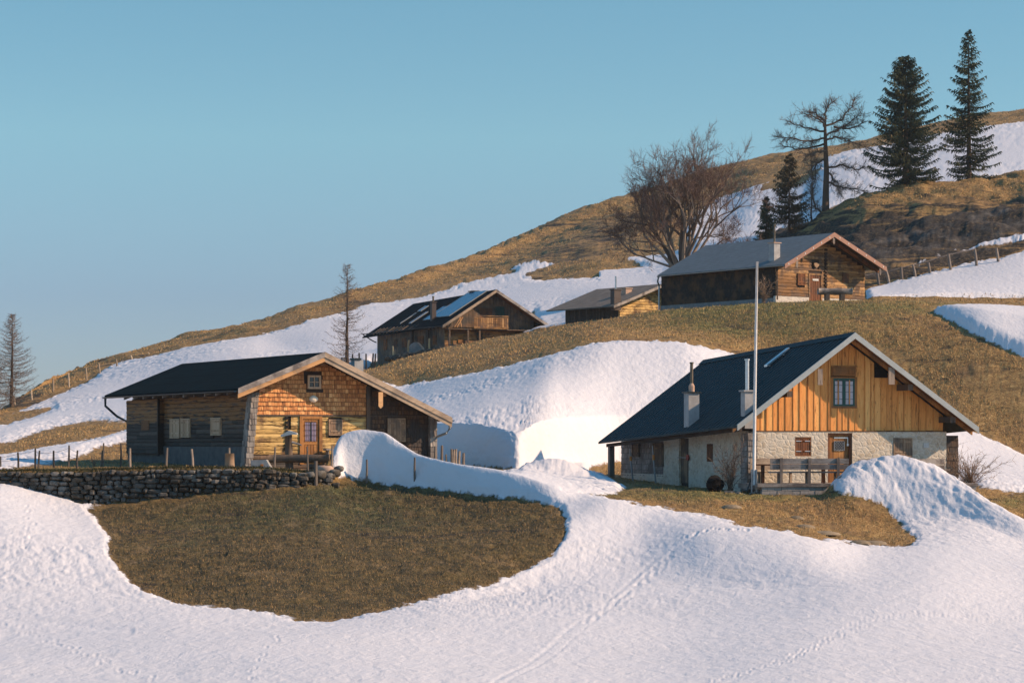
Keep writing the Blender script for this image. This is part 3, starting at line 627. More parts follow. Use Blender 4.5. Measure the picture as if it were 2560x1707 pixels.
def shingles(mb, x0, x1, z0, ztop, y, row=.19, wd=.12, prof=None, drop=.2, skip=(), axis='g', jag=.02):
    """overlapping shakes; axis g: on the gable (facing -y), s: on the side wall (facing -x)"""
    z = z0; k = 0
    while z < ztop:
        x = x0 - R.uniform(0, wd)
        while x < x1:
            w_ = wd * R.uniform(.6, 1.45); a, b = max(x, x0), min(x + w_ - .012, x1)
            if b - a > .02:
                zt = z + row * 1.15
                lim = ztop if prof is None else min(ztop, zroof(prof, a) - drop, zroof(prof, b) - drop)
                zb = z - R.uniform(0, jag); zt = min(zt, lim)
                if zt - zb > .03 and not any(a < q[1] and b > q[0] and zb < q[3] - .01 and zt > q[2] for q in skip):
                    t0, t1 = R.uniform(.03, .055), .012
                    if axis == 'g': vs = [(a, y - t0, zb), (b, y - t0 * R.uniform(.8, 1.1), zb), (b, y, zb), (a, y, zb), (a, y - t1, zt), (b, y - t1, zt), (b, y, zt), (a, y, zt)]
                    else: vs = [(y - t0, b, zb), (y - t0, a, zb), (y, a, zb), (y, b, zb), (y - t1, b, zt), (y - t1, a, zt), (y, a, zt), (y, b, zt)]
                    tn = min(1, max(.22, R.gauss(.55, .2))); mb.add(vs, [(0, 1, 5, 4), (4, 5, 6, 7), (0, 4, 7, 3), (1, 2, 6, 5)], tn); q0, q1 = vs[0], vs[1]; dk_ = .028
                    o_ = (0, -.004) if axis == 'g' else (-.004, 0)       # shadow line of each row, painted as a dark butt strip
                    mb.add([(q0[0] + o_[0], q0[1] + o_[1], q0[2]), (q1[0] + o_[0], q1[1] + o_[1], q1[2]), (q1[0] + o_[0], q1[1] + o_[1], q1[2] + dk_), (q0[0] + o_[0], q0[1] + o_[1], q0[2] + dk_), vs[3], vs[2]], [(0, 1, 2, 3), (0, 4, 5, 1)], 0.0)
            x += w_
        z += row; k += 1
def logs(mb, a0, a1, z0, z1, y, row=.2, axis='g', skip=(), depth=.07, seg=True):
    """rows of hewn logs, slightly uneven"""
    z = z0
    while z < z1 - .03:
        h_ = min(row * R.uniform(.85, 1.12), z1 - z); cuts = [a0]
        if seg:
            while cuts[-1] < a1 - 3: cuts.append(cuts[-1] + R.uniform(1.8, 4.5))
        cuts = [c for c in cuts if c < a1 - .4] + [a1]
        for p, q in zip(cuts[:-1], cuts[1:]):
            spans = [(p, q - .008)]
            for sk in skip:
                if z < sk[3] - .02 and z + h_ > sk[2] + .02:
                    ns = []
                    for u, v in spans:
                        if sk[0] > u and sk[1] < v: ns += [(u, sk[0]), (sk[1], v)]
                        elif sk[0] <= u < sk[1] and v > sk[1]: ns.append((sk[1], v))
                        elif sk[1] >= v > sk[0] and u < sk[0]: ns.append((u, sk[0]))
                        elif sk[0] <= u and sk[1] >= v: pass
                        else: ns.append((u, v))
                    spans = ns
            for u, v in spans:
                n = max(2, int((v - u) / .45)); tn = R.random(); prf = [(0, .1), (.05, .8), (.3, 1), (.7, .92), (.94, .72), (1, .1)]
                vs = []; fs = []
                for i in range(n + 1):
                    xx = u + (v - u) * i / n; dz = R.uniform(-.008, .008); dd = depth * R.uniform(.8, 1.15)
                    for zz, o_ in prf:
                        vs.append((xx, y - o_ * dd, z + zz * h_ + dz) if axis == 'g' else (y - o_ * dd, xx, z + zz * h_ + dz))
                m_ = len(prf)
                for i in range(n):
                    for j in range(m_ - 1):
                        f = (i * m_ + j, (i + 1) * m_ + j, (i + 1) * m_ + j + 1, i * m_ + j + 1); fs.append(f if axis == 'g' else f[::-1])
                fs += [tuple(range(m_))[::-1], tuple(range(n * m_, (n + 1) * m_))]
                mb.add(vs, fs, tn)
        z += h_
def boards(mb, a0, a1, z0, ztop, y, wd=.2, prof=None, drop=.16, axis='g', skip=(), battens=False, t=.03):
    x = a0
    while x < a1 - .02:
        w_ = min(wd * R.uniform(.8, 1.2), a1 - x)
        for e in [q for sk in skip for q in (sk[0], sk[1])] + ([prof[1][0]] if prof else []):
            if x + .02 < e < x + w_: w_ = e - x
        xc = x + w_ / 2; za = min(zroof(prof, x) - drop, ztop) if prof else ztop; zb = min(zroof(prof, x + w_) - drop, ztop) if prof else ztop
        tn = min(1, max(.15, R.gauss(.5, .15))); off = t * R.uniform(.7, 1.3); spans = [(z0 + R.uniform(-.03, .02), None)]
        for sk in skip:
            if sk[0] < xc < sk[1]:
                ns = []
                for u, v in spans:
                    if sk[2] > u: ns.append((u, sk[2]))
                    if v is None or sk[3] < v: ns.append((max(u, sk[3]), v))
                spans = ns
        for u, v in spans:
            ta, tb = (za, zb) if v is None else (min(v, za), min(v, zb)); p, q = x + .011, x + w_ - .011
            if ta - u < .04 or tb - u < .04 or q - p < .01: continue
            if axis == 'g':
                mb.prism([(p, u), (q, u), (q, tb), (p, ta)], 'y', y - off, y, tn)
                if battens: mb.box(x - .022, x + .028, y - off - .03, y - off - .002, u + .01, min(ta, tb) - .03, R.uniform(.1, .5))
            else: mb.prism([(p, u), (q, u), (q, tb), (p, ta)], 'x', y - off, y, tn)
        x += w_
def window(h, parent, r, y, frame_m, glass_m=None, fw=.06, nx=2, nz=3, depth=.05, name='window', curtain=None, label=None):
    """r = x0,x1,z0,z1 on the gable at plane y (outer face); frame, bars and pane"""
    x0, x1, z0, z1 = r; f = MB()
    f.box(x0, x1, y - depth, y + .02, z0, z0 + fw, .5); f.box(x0, x1, y - depth, y + .02, z1 - fw, z1, .5)
    f.box(x0, x0 + fw, y - depth + .003, y + .02, z0 + fw, z1 - fw, .5); f.box(x1 - fw, x1, y - depth + .003, y + .02, z0 + fw, z1 - fw, .5)
    for i in range(1, nx): xx = x0 + (x1 - x0) * i / nx; f.box(xx - .018, xx + .018, y - depth + .012, y, z0 + fw, z1 - fw, .5)
    for i in range(1, nz): zz = z0 + (z1 - z0) * i / nz; f.box(x0 + fw, x1 - fw, y - depth + .016, y - .002, zz - .014, zz + .014, .5)
    o = f.build(name, frame_m, parent); p = MB(); p.box(x0 + fw * .8, x1 - fw * .8, y - .012, y - .004, z0 + fw * .8, z1 - fw * .8, .5); p.build('pane', glass_m or M['glass'], o)
    if curtain:
        c = MB(); n = 14; zc0, zc1 = z0 + fw, z0 + fw + (z1 - z0 - 2 * fw) * curtain[1]
        for sx, ex in ((x0 + fw, x0 + (x1 - x0) * .44), (x0 + (x1 - x0) * .56, x1 - fw)):
            vs = []; fs = []
            for i in range(n + 1):
                xx = sx + (ex - sx) * i / n; yy = y - .018 - .008 * (i % 2); vs += [(xx, yy, zc0), (xx, yy, zc1)]
            for i in range(n): fs.append((2 * i, 2 * i + 2, 2 * i + 3, 2 * i + 1))
            c.add(vs, fs, R.random())
        c.build('curtain', curtain[0], o)
    return o
def shutter(parent, r, y, m, leaves=2, axis='g', frame=True, hinges=None, label=None):
    a0, a1, z0, z1 = r; mb = MB()
    def bx(u0, u1, d0, d1, v0, v1, tn):
        if axis == 'g': mb.box(u0, u1, y - d1, y - d0, v0, v1, tn)
        else: mb.box(y - d1, y - d0, u0, u1, v0, v1, tn)
    fw = .05
    if frame:
        bx(a0, a0 + fw, -.01, .07, z0, z1, .8); bx(a1 - fw, a1, -.01, .07, z0, z1, .8); bx(a0 + fw, a1 - fw, -.01, .068, z1 - fw, z1, .8); bx(a0 + fw, a1 - fw, -.01, .068, z0, z0 + fw, .8)
        a0 += fw; a1 -= fw; z0 += fw; z1 -= fw
    wdl = (a1 - a0) / leaves
    for i in range(leaves):
        n = 3 if wdl > .3 else 2
        for j in range(n):
            bx(a0 + i * wdl + wdl * j / n + .006, a0 + i * wdl + wdl * (j + 1) / n - .006, -.01, .045, z0 + .01, z1 - .01, R.random())
        for zz in (z0 + (z1 - z0) * .18, z0 + (z1 - z0) * .78): bx(a0 + i * wdl + .03, a0 + (i + 1) * wdl - .03, .046, .066, zz, zz + .07, R.random())
    o = mb.build('shutter', m, parent)
    if label: o['label'] = label
    if hinges:
        mb = MB()
        for i in range(leaves):
            for zz in (z0 + (z1 - z0) * .18, z0 + (z1 - z0) * .78):
                s_ = a0 + i * wdl; bx_ = (s_, s_ + wdl * .75) if i == 0 else (s_ + wdl * .25, s_ + wdl)
                bx(bx_[0], bx_[1], .067, .078, zz + .02, zz + .05, .5)
        split(mb, 'hinge', hinges, o)
    return o
def gutter(h, parent, xe, ze, y0, y1, m, r=.07, name='gutter'):
    mb = MB(); vs = []; fs = []; n = 7
    for yy in (y0, y1):
        for i in range(n):
            a = pi + pi * i / (n - 1); vs.append((xe + r * cos(a), yy, ze + r * sin(a)))
        for i in range(n):
            a = 2 * pi - pi * i / (n - 1); vs.append((xe + (r - .012) * cos(a), yy, ze + (r - .012) * sin(a)))
    k = 2 * n
    for i in range(k): fs.append((i, (i + 1) % k, k + (i + 1) % k, k + i))
    mb.add(vs, fs, .5); return mb.build(name, m, parent)
def body(parent, prof, W, L, m, y_in=.12, z0=-1.2, name='wall_core', dz=0):
    mb = MB(); x0, x1 = .1, W - .02
    xs = [x0] + [q[0] for q in prof if x0 < q[0] < x1] + [x1]
    mb.prism([(x0, z0), (x1, z0)] + [(x, zroof(prof, x) - .14) for x in xs[::-1]], 'y', y_in, L, .5); mb.tilt(y_in, L, dz)
    return mb.build(name, m, parent)

# ---- house 1: shingled hut on the left
h1 = House(622, 1172, 103, 28); H1W, H1L = 8.92, 15.4
p1 = [(-.89, 3.42), (3.11, 5.03), (9.25, 2.22)]
t1 = thing('mountain_hut', 'dark roofed timber hut with orange shingled gable and yellow log wall behind the stone wall', 'hut', h1.o, h1.th)
body(t1, p1, H1W, H1L, M['soffit'])
door = h1.g(750, 1040, 806, 1160); att = h1.g(769, 938, 802, 972); sh1 = h1.g(822, 1048, 856, 1088); sh2 = h1.g(970, 1045, 1014, 1104)
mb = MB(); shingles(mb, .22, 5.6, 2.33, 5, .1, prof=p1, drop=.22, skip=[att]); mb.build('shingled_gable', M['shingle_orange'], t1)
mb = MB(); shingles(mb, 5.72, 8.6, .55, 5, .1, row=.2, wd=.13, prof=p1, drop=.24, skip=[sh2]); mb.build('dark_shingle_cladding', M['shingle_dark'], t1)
hole = h1.g(720, 1040, 729, 1066)
mb = MB(); logs(mb, .22, 5.6, .62, 2.28, .1, .19, skip=[door, sh1, hole], depth=.045); mb.build('log_wall', M['log_yellow'], t1)
mb = MB(); logs(mb, .22, 8.7, -.2, .6, .1, .2, skip=[door, (5.65, 9, -.2, .5)]); mb.build('sill_log', M['old_wood'], t1)
mb = MB(); mb.box(5.55, 5.72, -.02, .12, .55, 3.6, .3); mb.box(.2, 8.7, .02, .1, 2.275, 2.325, .1); mb.build('corner_post', M['old_wood'], t1)
mb = MB()
for k in range(8): mb.box(2.0 - .02 + R.uniform(-.03, .03) - .28, 2.0 + .1 - .28, .0, .1, .8 + k * .19, .8 + k * .19 + .12, R.random())
split(mb, 'log_end', M['black'], t1)
# corner cladding, leaning out at the foot
for xb, xt, wdt, ztop, nm in ((-.22, .12, .34, 3.3, 'l'), (8.6, 8.62, .34, 2.3, 'r')):
    mb = MB(); z = -.25
    while z < ztop:
        f_ = z / ztop; cx = xb + (xt - xb) * f_; x = cx
        while x < cx + wdt - .03:
            w_ = R.uniform(.1, .17); b_ = min(x + w_, cx + wdt)
            vs = [(x, -.16 + .05 * f_ - R.uniform(0, .03), z), (b_ - .006, -.16 + .05 * f_ - R.uniform(0, .02), z), (b_ - .006, .12, z), (x, .12, z)]; zt = z + .27
            mb.add(vs + [(a, b + .03 * (i < 2), zt) for i, (a, b, c) in enumerate(vs)], [(0, 1, 5, 4), (1, 2, 6, 5), (3, 0, 4, 7), (0, 3, 2, 1), (4, 5, 6, 7)], R.random()); x = b_
        if nm == 'l':
            y = -.1
            while y < .35: mb.box(cx - .03, cx + .01, y, y + .15, z, z + .26, R.random()); y += .155
        z += .24
    mb.build('corner_cladding', M['shingle_gray'], t1)
# door
x0, x1, z0, z1 = door; mb = MB(); mb.box(x0, x0 + .14, .0, .12, z0, z1, .6); mb.box(x1 - .14, x1, .0, .12, z0, z1, .6); mb.box(x0 + .14, x1 - .14, .002, .12, z1 - .12, z1, .6); mb.build('door_frame', M['door_wood'], t1)
mb = MB(); xm0, xm1 = x0 + .14, x1 - .14; zs = z0 + (z1 - z0) * .46
mb.box(xm0, xm1, .075, .11, z0, z1 - .12, .4)
for i in range(4): mb.box(xm0 + .1 + (xm1 - xm0 - .2) * i / 4 + .012, xm0 + .1 + (xm1 - xm0 - .2) * (i + 1) / 4 - .012, .055, .074, z0 + .1, zs - .12, R.random())
for a, b in ((xm0, xm0 + .09), (xm1 - .09, xm1)): mb.box(a, b, .05, .074, z0, z1 - .12, .6)
mb.box(xm0 + .09, xm1 - .09, .05, .074, zs - .1, zs, .7); mb.box(xm0 + .09, xm1 - .09, .05, .074, z1 - .22, z1 - .12, .7)
dr = mb.build('door', M['door_wood'], t1)
wr = (xm0 + .09, xm1 - .09, zs, z1 - .22)
window(h1, dr, wr, .075, M['door_wood'], nx=1, nz=1, fw=.03, depth=.03, curtain=(M['curtain_violet'], .97))
mb = MB()
for i in range(5): xx = wr[0] + (wr[1] - wr[0]) * (i + .5) / 5; mb.tube([(xx, .015, wr[2] + .02), (xx, .015, wr[3] + .05)], .008, 4)
for i in range(4): zz = wr[2] + (wr[3] - wr[2]) * (i + .3) / 4; mb.tube([(wr[0] - .04, .012, zz), (wr[1] + .04, .012, zz)], .008, 4)
mb.build('window_bar', M['dark_metal'], dr)
window(h1, t1, att, .03, M['shutter_light'], fw=.085, nx=2, nz=2, depth=.07)
shutter(t1, sh1, .05, M['shutter'], 1); shutter(t1, sh2, .06, M['shutter'], 2)
a, b, c, d = h1.g(774, 988, 797, 1007)
mb = MB(); vs = []; fs = []; cx_, cz_ = (a + b) / 2, (c + d) / 2
for i in range(7):
    for j in range(12):
        ph = pi * i / 6 * .5; th = 2 * pi * j / 12; rr = sin(ph); ex = (b - a) / 2 * (1.05 if cos(th) < 0 else .95); ez = (d - c) / 2 * (1 - .35 * max(0, cos(th)))
        vs.append((cx_ + ex * rr * cos(th), .04 - .14 * cos(ph), cz_ + ez * rr * sin(th)))
for i in range(6):
    for j in range(12): fs.append((i * 12 + j, i * 12 + (j + 1) % 12, (i + 1) * 12 + (j + 1) % 12, (i + 1) * 12 + j))
mb.add(vs, fs, .5); tk = mb.build('skull_trophy', M['bone'], None, True); tk.location = t1.location; tk.rotation_euler = t1.rotation_euler
tag(tk, 'pale animal skull hung in the middle of the orange shingled gable', 'skull')
# purlins and pendant board
mb = MB()
for x, y0 in ((5.95, -.93), (3.11, -.8), (.25, -.9)): zt = zroof(p1, x) - .34; mb.box(x - .12, x + .12, y0, .6, zt - .24, zt, .5)
split(mb, 'purlin', M['soffit_warm'], t1)
a, b, c, d = h1.g(946, 980, 957, 1021, .98); mb = MB(); mb.prism([(a, d), (a, c + .1), ((a + b) / 2, c), (b, c + .1), (b, d)], 'y', -1.0, -.965, .8); mb.build('pendant_board', M['barge_orange'], t1)
roof(h1, t1, p1, -1.0, 16.7, M['roof_dark'], .1)
for sd_, mt1, mt2, nm in ((0, M['wood_gray'], M['barge_orange'], ''), (1, M['barge_beige'], M['barge_beige'], '')):
    mb = MB(); rake_board(mb, p1, sd_, -1.045, -1.003, .015, .235, tone=.6); mb.build('bargeboard', mt1, t1)
    mb = MB(); rake_board(mb, p1, sd_, -1.002, -.965, -.21, .2, tone=.5); mb.build('bargeboard', mt2, t1)['label'] = 'lower board of the rake' if sd_ else 'new orange lower board of the left rake'
mb = MB(); rake_board(mb, p1, 0, -.96, -.0, -.13, .03); rake_board(mb, p1, 1, -.96, -.0, -.13, .03); mb.build('soffit', M['soffit_warm'], t1)
mb = MB(); y = .4
while y < 15.2:
    mb.prism([(-.82, 3.30), (.1, 3.67), (.1, 3.52), (-.82, 3.16)], 'y', y, y + .12, R.random()); y += 1.35
split(mb, 'rafter_tail', M['wood_gray'], t1)
gutter(h1, t1, -.98, 3.33, -.9, 16.6, M['dark_metal']); gutter(h1, t1, 9.36, 2.13, -.9, 15, M['gray_metal'])
mb = MB(); mb.tube([(-.98, 16.3, 3.27), (-.98, 16.3, 2.9), (-.5, 16.0, 2.4), (-.06, 15.55, 2.1), (-.06, 15.5, -.3)], .06, 8); mb.build('downpipe', M['dark_metal'], t1)
mb = MB(); mb.tube([(9.36, -.55, 2.07), (9.36, -.55, 1.75), (9.22, -.5, 1.55), (8.98, -.1, 1.4), (8.98, .1, 1.3), (8.98, .1, 0)], .055, 8); mb.build('downpipe', M['gray_metal'], t1)
# side wall: log rows, shutters, closet bay, foundation
ws = [h1.w(428, 1047, 446, 1095), h1.w(455, 1046, 472, 1093), h1.w(530, 1044, 549, 1088)]
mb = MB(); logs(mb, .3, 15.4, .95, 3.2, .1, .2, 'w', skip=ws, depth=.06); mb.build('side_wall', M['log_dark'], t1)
mb = MB(); mb.box(.02, .2, .3, 15.38, -.8, .95, .3); mb.box(8.5, 8.84, .5, 15, -.6, .5, .3); mb.build('foundation', M['plaster_dark'], t1)
for q_ in ws: shutter(t1, (q_[0] - .15, q_[1] + .15, q_[2], q_[3]), .04, M['shutter_light'], 2, 'w')
b0, b1, bz0, bz1 = h1.w(330, 1022, 394, 1134, .25)
mb = MB(); logs(mb, b0, 15.42, bz0, 3.15, -.18, .17, 'w', depth=.04); mb.box(-.18, .06, b0, 15.42, bz0, 3.15, .3)
cl = mb.build('bay', M['log_dark'], t1); q_ = h1.w(352, 1051, 371, 1075, .25); mb = MB(); mb.box(-.235, -.205, q_[0], q_[1], q_[2], q_[3], .4); mb.build('window', M['soffit_warm'], cl)
mb = MB(); mb.box(-.28, -.18, b0 - .1, b0, bz0 - .1, 3.2, .2); mb.build('corner_board', M['soffit'], cl)
mb = MB(); x, y, z = h1.hit(893, 911, 'x', 4.9); zt = h1.hit(893, 898, 'x', 4.9)[2]; y = max(2, y)
cxp = h1.hit(893, 910, 'y', 4.0); mb.box(cxp[0] - .22, cxp[0] + .22, 3.8, 4.2, cxp[2] - 1.2, h1.hit(893, 900, 'y', 4)[2], .6); ch = mb.build('chimney', M['chim'], t1)
mb = MB(); mb.box(cxp[0] - .27, cxp[0] + .1, 3.75, 4.25, h1.hit(893, 900, 'y', 4)[2] + .001, h1.hit(893, 897, 'y', 4)[2] + .03, .1); mb.build('chimney_cap', M['dark_metal'], ch)
# bench boards on the gable
def bench(name, label, cat, h, r, off, m, legs=True, group=None):
    x0, x1, z0, z1 = r; ox, oy, oz = h.world(x0, -off, 0); t = thing(name, label, cat, (ox, oy, h.world(0, 0, z0 - .42)[2]), h.th, group); L = x1 - x0
    mb = MB(); mb.box(0, L, -.36, 0, .42, .47, .5); mb.box(0, L, -.36, -.02, .39, .42, .3); mb.build('seat', m, t)
    for xx in (.1, L - .16):
        mb = MB(); mb.box(xx, xx + .06, -.3, -.04, -.15, .39, R.random()); mb.build('leg', m, t)
    return t
bench('bench', 'gray plank bench at the right end of the shingled hut, half behind the snow bank', 'bench', h1, h1.g(998, 1119, 1040, 1129, .3), .12, M['wood_gray'])
bench('bench', 'short plank bench under the small shuttered window by the door of the shingled hut', 'bench', h1, h1.g(812, 1114, 842, 1124, .3), .12, M['wood_gray'])

# ---- house 2: stone hut with boarded gable on the right
h2 = House(1885, 1222, 103, 20); H2W, H2L = 9.45, 14.8
p2 = [(-1.25, 2.72), (4.32, 6.68), (10.4, 2.62)]
t2 = thing('mountain_hut', 'stone hut with orange boarded gable, green attic window and dark blue ribbed metal roof', 'hut', h2.o, h2.th)
body(t2, p2, H2W, H2L, M['soffit'], .2, dz=-.72)
up = h2.g(2079, 942, 2144, 1020); pl = h2.g(2080, 917, 2141, 943); hole2 = h2.g(2188, 918, 2219, 944)
mb = MB(); boards(mb, .0, 9.3, 2.5, 9, .12, .34, p2, .18, skip=[up, pl, hole2], battens=True); mb.build('board_gable', M['board_orange'], t2)
mb = MB(); mb.box(hole2[0], hole2[1], .0, .3, hole2[2], hole2[3], .1); mb.build('opening', M['black'], t2)
dr_ = h2.g(2069, 1082, 2130, 1212); ls = h2.g(1987, 1092, 2028, 1140); rs = h2.g(2233, 1094, 2280, 1142)
mb = MB()
xs = [(-.02, ls[0]), (ls[1], dr_[0]), (dr_[1], rs[0]), (rs[1], 9.4)]
for a, b in xs: mb.box(a, b, -.02, .3, -.6, 2.46, .5)
mb.box(ls[0], ls[1], -.02, .3, -.6, ls[2], .5); mb.box(ls[0], ls[1], -.02, .3, ls[3], 2.46, .5); mb.box(rs[0], rs[1], -.02, .3, -.6, rs[2], .5); mb.box(rs[0], rs[1], -.02, .3, rs[3], 2.46, .5); mb.box(dr_[0], dr_[1], -.02, .3, dr_[3], 2.46, .5)
mb.build('stone_wall_front', M['stone_wall'], t2)
mb = MB(); mb.box(-.02, 9.35, -.04, .1, 2.462, 2.5, .1); mb.build('drip_board', M['soffit_warm'], t2)
# attic window: wooden surround, green casements, white curtains
x0, x1, z0, z1 = up; mb = MB(); mb.box(x0, x1, .05, .14, z0, z0 + .09, .4); mb.box(x0, x1, .05, .14, z1 - .06, z1, .4); mb.box(x0, x0 + .11, .052, .14, z0 + .09, z1 - .06, .4); mb.box(x1 - .11, x1, .052, .14, z0 + .09, z1 - .06, .4); mb.build('window_surround', M['door_wood'], t2)
xm = (x0 + x1) / 2
for a, b in ((x0 + .11, xm), (xm, x1 - .11)): window(h2, t2, (a + .003, b - .003, z0 + .09, z1 - .06), .09, M['green'], fw=.075, nx=2, nz=4, depth=.04, curtain=(M['curtain'], .95))
x0, x1, z0, z1 = pl; mb = MB(); mb.box(x0, x1, .06, .14, z0 + .06, z1, .35); mb.box(x0 + .06, x1 - .06, .03, .059, z0 + .12, z1 - .06, .2); mb.box(x0 - .03, x1 + .03, .0, .14, z1, z1 + .05, .7); mb.build('carved_panel', M['door_wood'], t2)
shutter(t2, ls, .06, M['brown_wood'], 2, hinges=M['pipe'], label='dark brown left shutter pair with pale strap hinges'); shutter(t2, rs, .02, M['shutter'], 2)
x0, x1, z0, z1 = dr_; mb = MB(); mb.box(x0, x0 + .1, .02, .28, z0, z1, .3); mb.box(x1 - .1, x1, .02, .28, z0, z1, .3); mb.box(x0 + .1, x1 - .1, .022, .28, z1 - .08, z1, .3); mb.build('door_frame', M['brown_wood'], t2)
mb = MB()
for i in range(4): mb.box(x0 + .1 + (x1 - x0 - .2) * i / 4 + .005, x0 + .1 + (x1 - x0 - .2) * (i + 1) / 4 - .005, .12, .18, z0, z1 - .08, R.random())
dd = mb.build('door', M['door_wood'], t2); a, b, c, d = h2.g(2088, 1103, 2113, 1126); mb = MB(); mb.box(a, b, .1, .119, c, d, .2); op = mb.build('pane', M['glass'], dd); mb = MB()
for i in range(-4, 9):
    for s_ in (1, -1):
        xa_ = a + (b - a) * i / 4; pts = []
        x_s, x_e = xa_, xa_ + s_ * (d - c)
        lo, hi = 0, 1
        def cl_(t_): return xa_ + s_ * (d - c) * t_
        ts = [t_ for t_ in np.linspace(0, 1, 21) if a <= cl_(t_) <= b]
        if len(ts) > 1: mb.tube([(cl_(ts[0]), .09, c + (d - c) * ts[0]), (cl_(ts[-1]), .09, c + (d - c) * ts[-1])], .008, 4)
for e in ((a, c, b, c), (a, d, b, d), (a, c, a, d), (b, c, b, d)): mb.tube([(e[0], .085, e[1]), (e[2], .085, e[3])], .014, 4)
mb.build('window_grille', M['pipe'], dd)
mb = MB(); mb.box(a, b + .2, .1, .118, d + .13, d + .18, .5); mb.box(b + .16, b + .2, .1, .1175, d - .1, d + .13, .5); mb.box(b + .13, b + .25, .08, .1175, d - .2, d - .1, .5); mb.build('door_bolt', M['pipe'], dd)
a, b, c, d = h2.g(2308, 1107, 2321, 1119); mb = MB(); mb.box(a, b, -.045, -.021, c, d, .5); mb.build('wall_plate', M['sticker'], t2)
# roof, bargeboards, pendants, ridge
roof(h2, t2, p2, -1.0, 14.7, M['roof_seam'], .09, seam=.42, cap=M['roof_seam'], dz=-.72)
mb = MB(); rake_board(mb, p2, 0, -1.06, -1.002, .06, .27, tone=.5, out=.03); mb.build('bargeboard', M['barge_metal'], t2)
mb = MB(); rake_board(mb, p2, 1, -1.06, -1.002, .06, .27, tone=.6, out=.03); mb.build('bargeboard', M['barge_metal'], t2)
mb = MB(); rake_board(mb, p2, 0, -1.0, .1, -.1, .03); rake_board(mb, p2, 1, -1.0, .1, -.1, .03); mb.build('soffit', M['soffit_warm'], t2)
mb = MB(); rake_board(mb, p2, 1, -.55, -.45, -.135, .16, tone=.8); rake_board(mb, p2, 0, -.55, -.45, -.135, .16, tone=.8); mb.build('rafter', M['door_wood'], t2)
for rr in ((2221, 918, 2236, 961), (2044, 922, 2056, 962)):
    a, b, c, d = h2.g(*rr, .95); mb = MB(); mb.prism([(a, d), (a, c), (b, c), (b, d)], 'y', -.98, -.94, .6); mb.build('pendant_board', M['wood_gray_z'], t2)
mb = MB()
for x in (1.25, 7.1, 9.2): zt = zroof(p2, x) - .3; mb.box(x - .13, x + .13, -.92, .6, zt - .26, zt, .2)
split(mb, 'purlin', M['old_wood'], t2)
# side: rubble wall, door, small window, shingled part, posts
wd_ = h2.w(1699, 1095, 1723, 1207); ww = h2.w(1768, 1109, 1784, 1154)
part_y = h2.hit(1660, 1150, 'x', 0)[1]
mb = MB(); lo = .55
mb.box(-.03, .25, lo, ww[0], -.6, 2.5, .5); mb.box(-.03, .25, ww[1], wd_[0], -.6, 2.5, .5); mb.box(-.03, .25, wd_[1], part_y, -.6, 2.5, .5); mb.box(-.03, .25, ww[0], ww[1], -.6, ww[2], .5); mb.box(-.03, .25, ww[0], ww[1], ww[3], 2.5, .5); mb.box(-.03, .25, wd_[0], wd_[1], wd_[3], 2.5, .5)
mb.box(-.03, .25, part_y, 14.78, -.6, .5, .4); mb.build('stone_wall_side', M['stone_wall'], t2)
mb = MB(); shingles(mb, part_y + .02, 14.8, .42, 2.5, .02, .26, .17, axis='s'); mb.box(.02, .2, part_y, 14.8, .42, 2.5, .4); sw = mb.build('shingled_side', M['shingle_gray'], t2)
for rr in ((1584, 1108, 1601, 1142), (1636, 1108, 1661, 1165)):
    q_ = h2.w(*rr); shutter(t2, q_, -.03, M['old_wood'], 2, 'w')
shutter(t2, ww, .02, M['brown_wood'], 2, 'w', frame=False)
mb = MB(); n = 3
for i in range(n): mb.box(.06, .12, wd_[0] + (wd_[1] - wd_[0]) * i / n + .006, wd_[0] + (wd_[1] - wd_[0]) * (i + 1) / n - .006, wd_[2], wd_[3], R.random())
sdr = mb.build('side_door', M['old_wood'], t2); q_ = h2.w(1696, 1142, 1724, 1145); mb = MB(); mb.box(-.06, -.01, q_[0], q_[1], q_[2], q_[2] + .05, .6); mb.build('door_bar', M['wood_gray'], sdr)
q_ = h2.hit(1719, 1143, 'x', -.1); mb = MB(); mb.tube([(-.13, q_[1], q_[2]), (-.08, q_[1], q_[2])], .14, 12); mb.build('red_disc', M['red'], sdr)
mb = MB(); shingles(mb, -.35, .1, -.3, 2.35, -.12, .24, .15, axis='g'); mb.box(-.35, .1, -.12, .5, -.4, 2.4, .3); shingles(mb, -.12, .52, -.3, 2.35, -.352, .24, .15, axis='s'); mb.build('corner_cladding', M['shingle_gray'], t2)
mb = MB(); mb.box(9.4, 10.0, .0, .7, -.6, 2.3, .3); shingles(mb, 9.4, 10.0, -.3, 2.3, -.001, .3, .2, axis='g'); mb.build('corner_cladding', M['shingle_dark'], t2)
q_ = h2.hit(1530, 1200, 'y', 14.4); mb = MB(); mb.box(-.85, -.6, 14.2, 14.45, -.35, 1.9, .3); mb.build('corner_post', M['wood_gray_z'], t2)
mb = MB(); mb.box(-1.0, -.85, -.6, 14.3, 2.48, 2.64, .2); mb.tilt(-.6, 14.3, -.72).build('eave_beam', M['soffit'], t2)
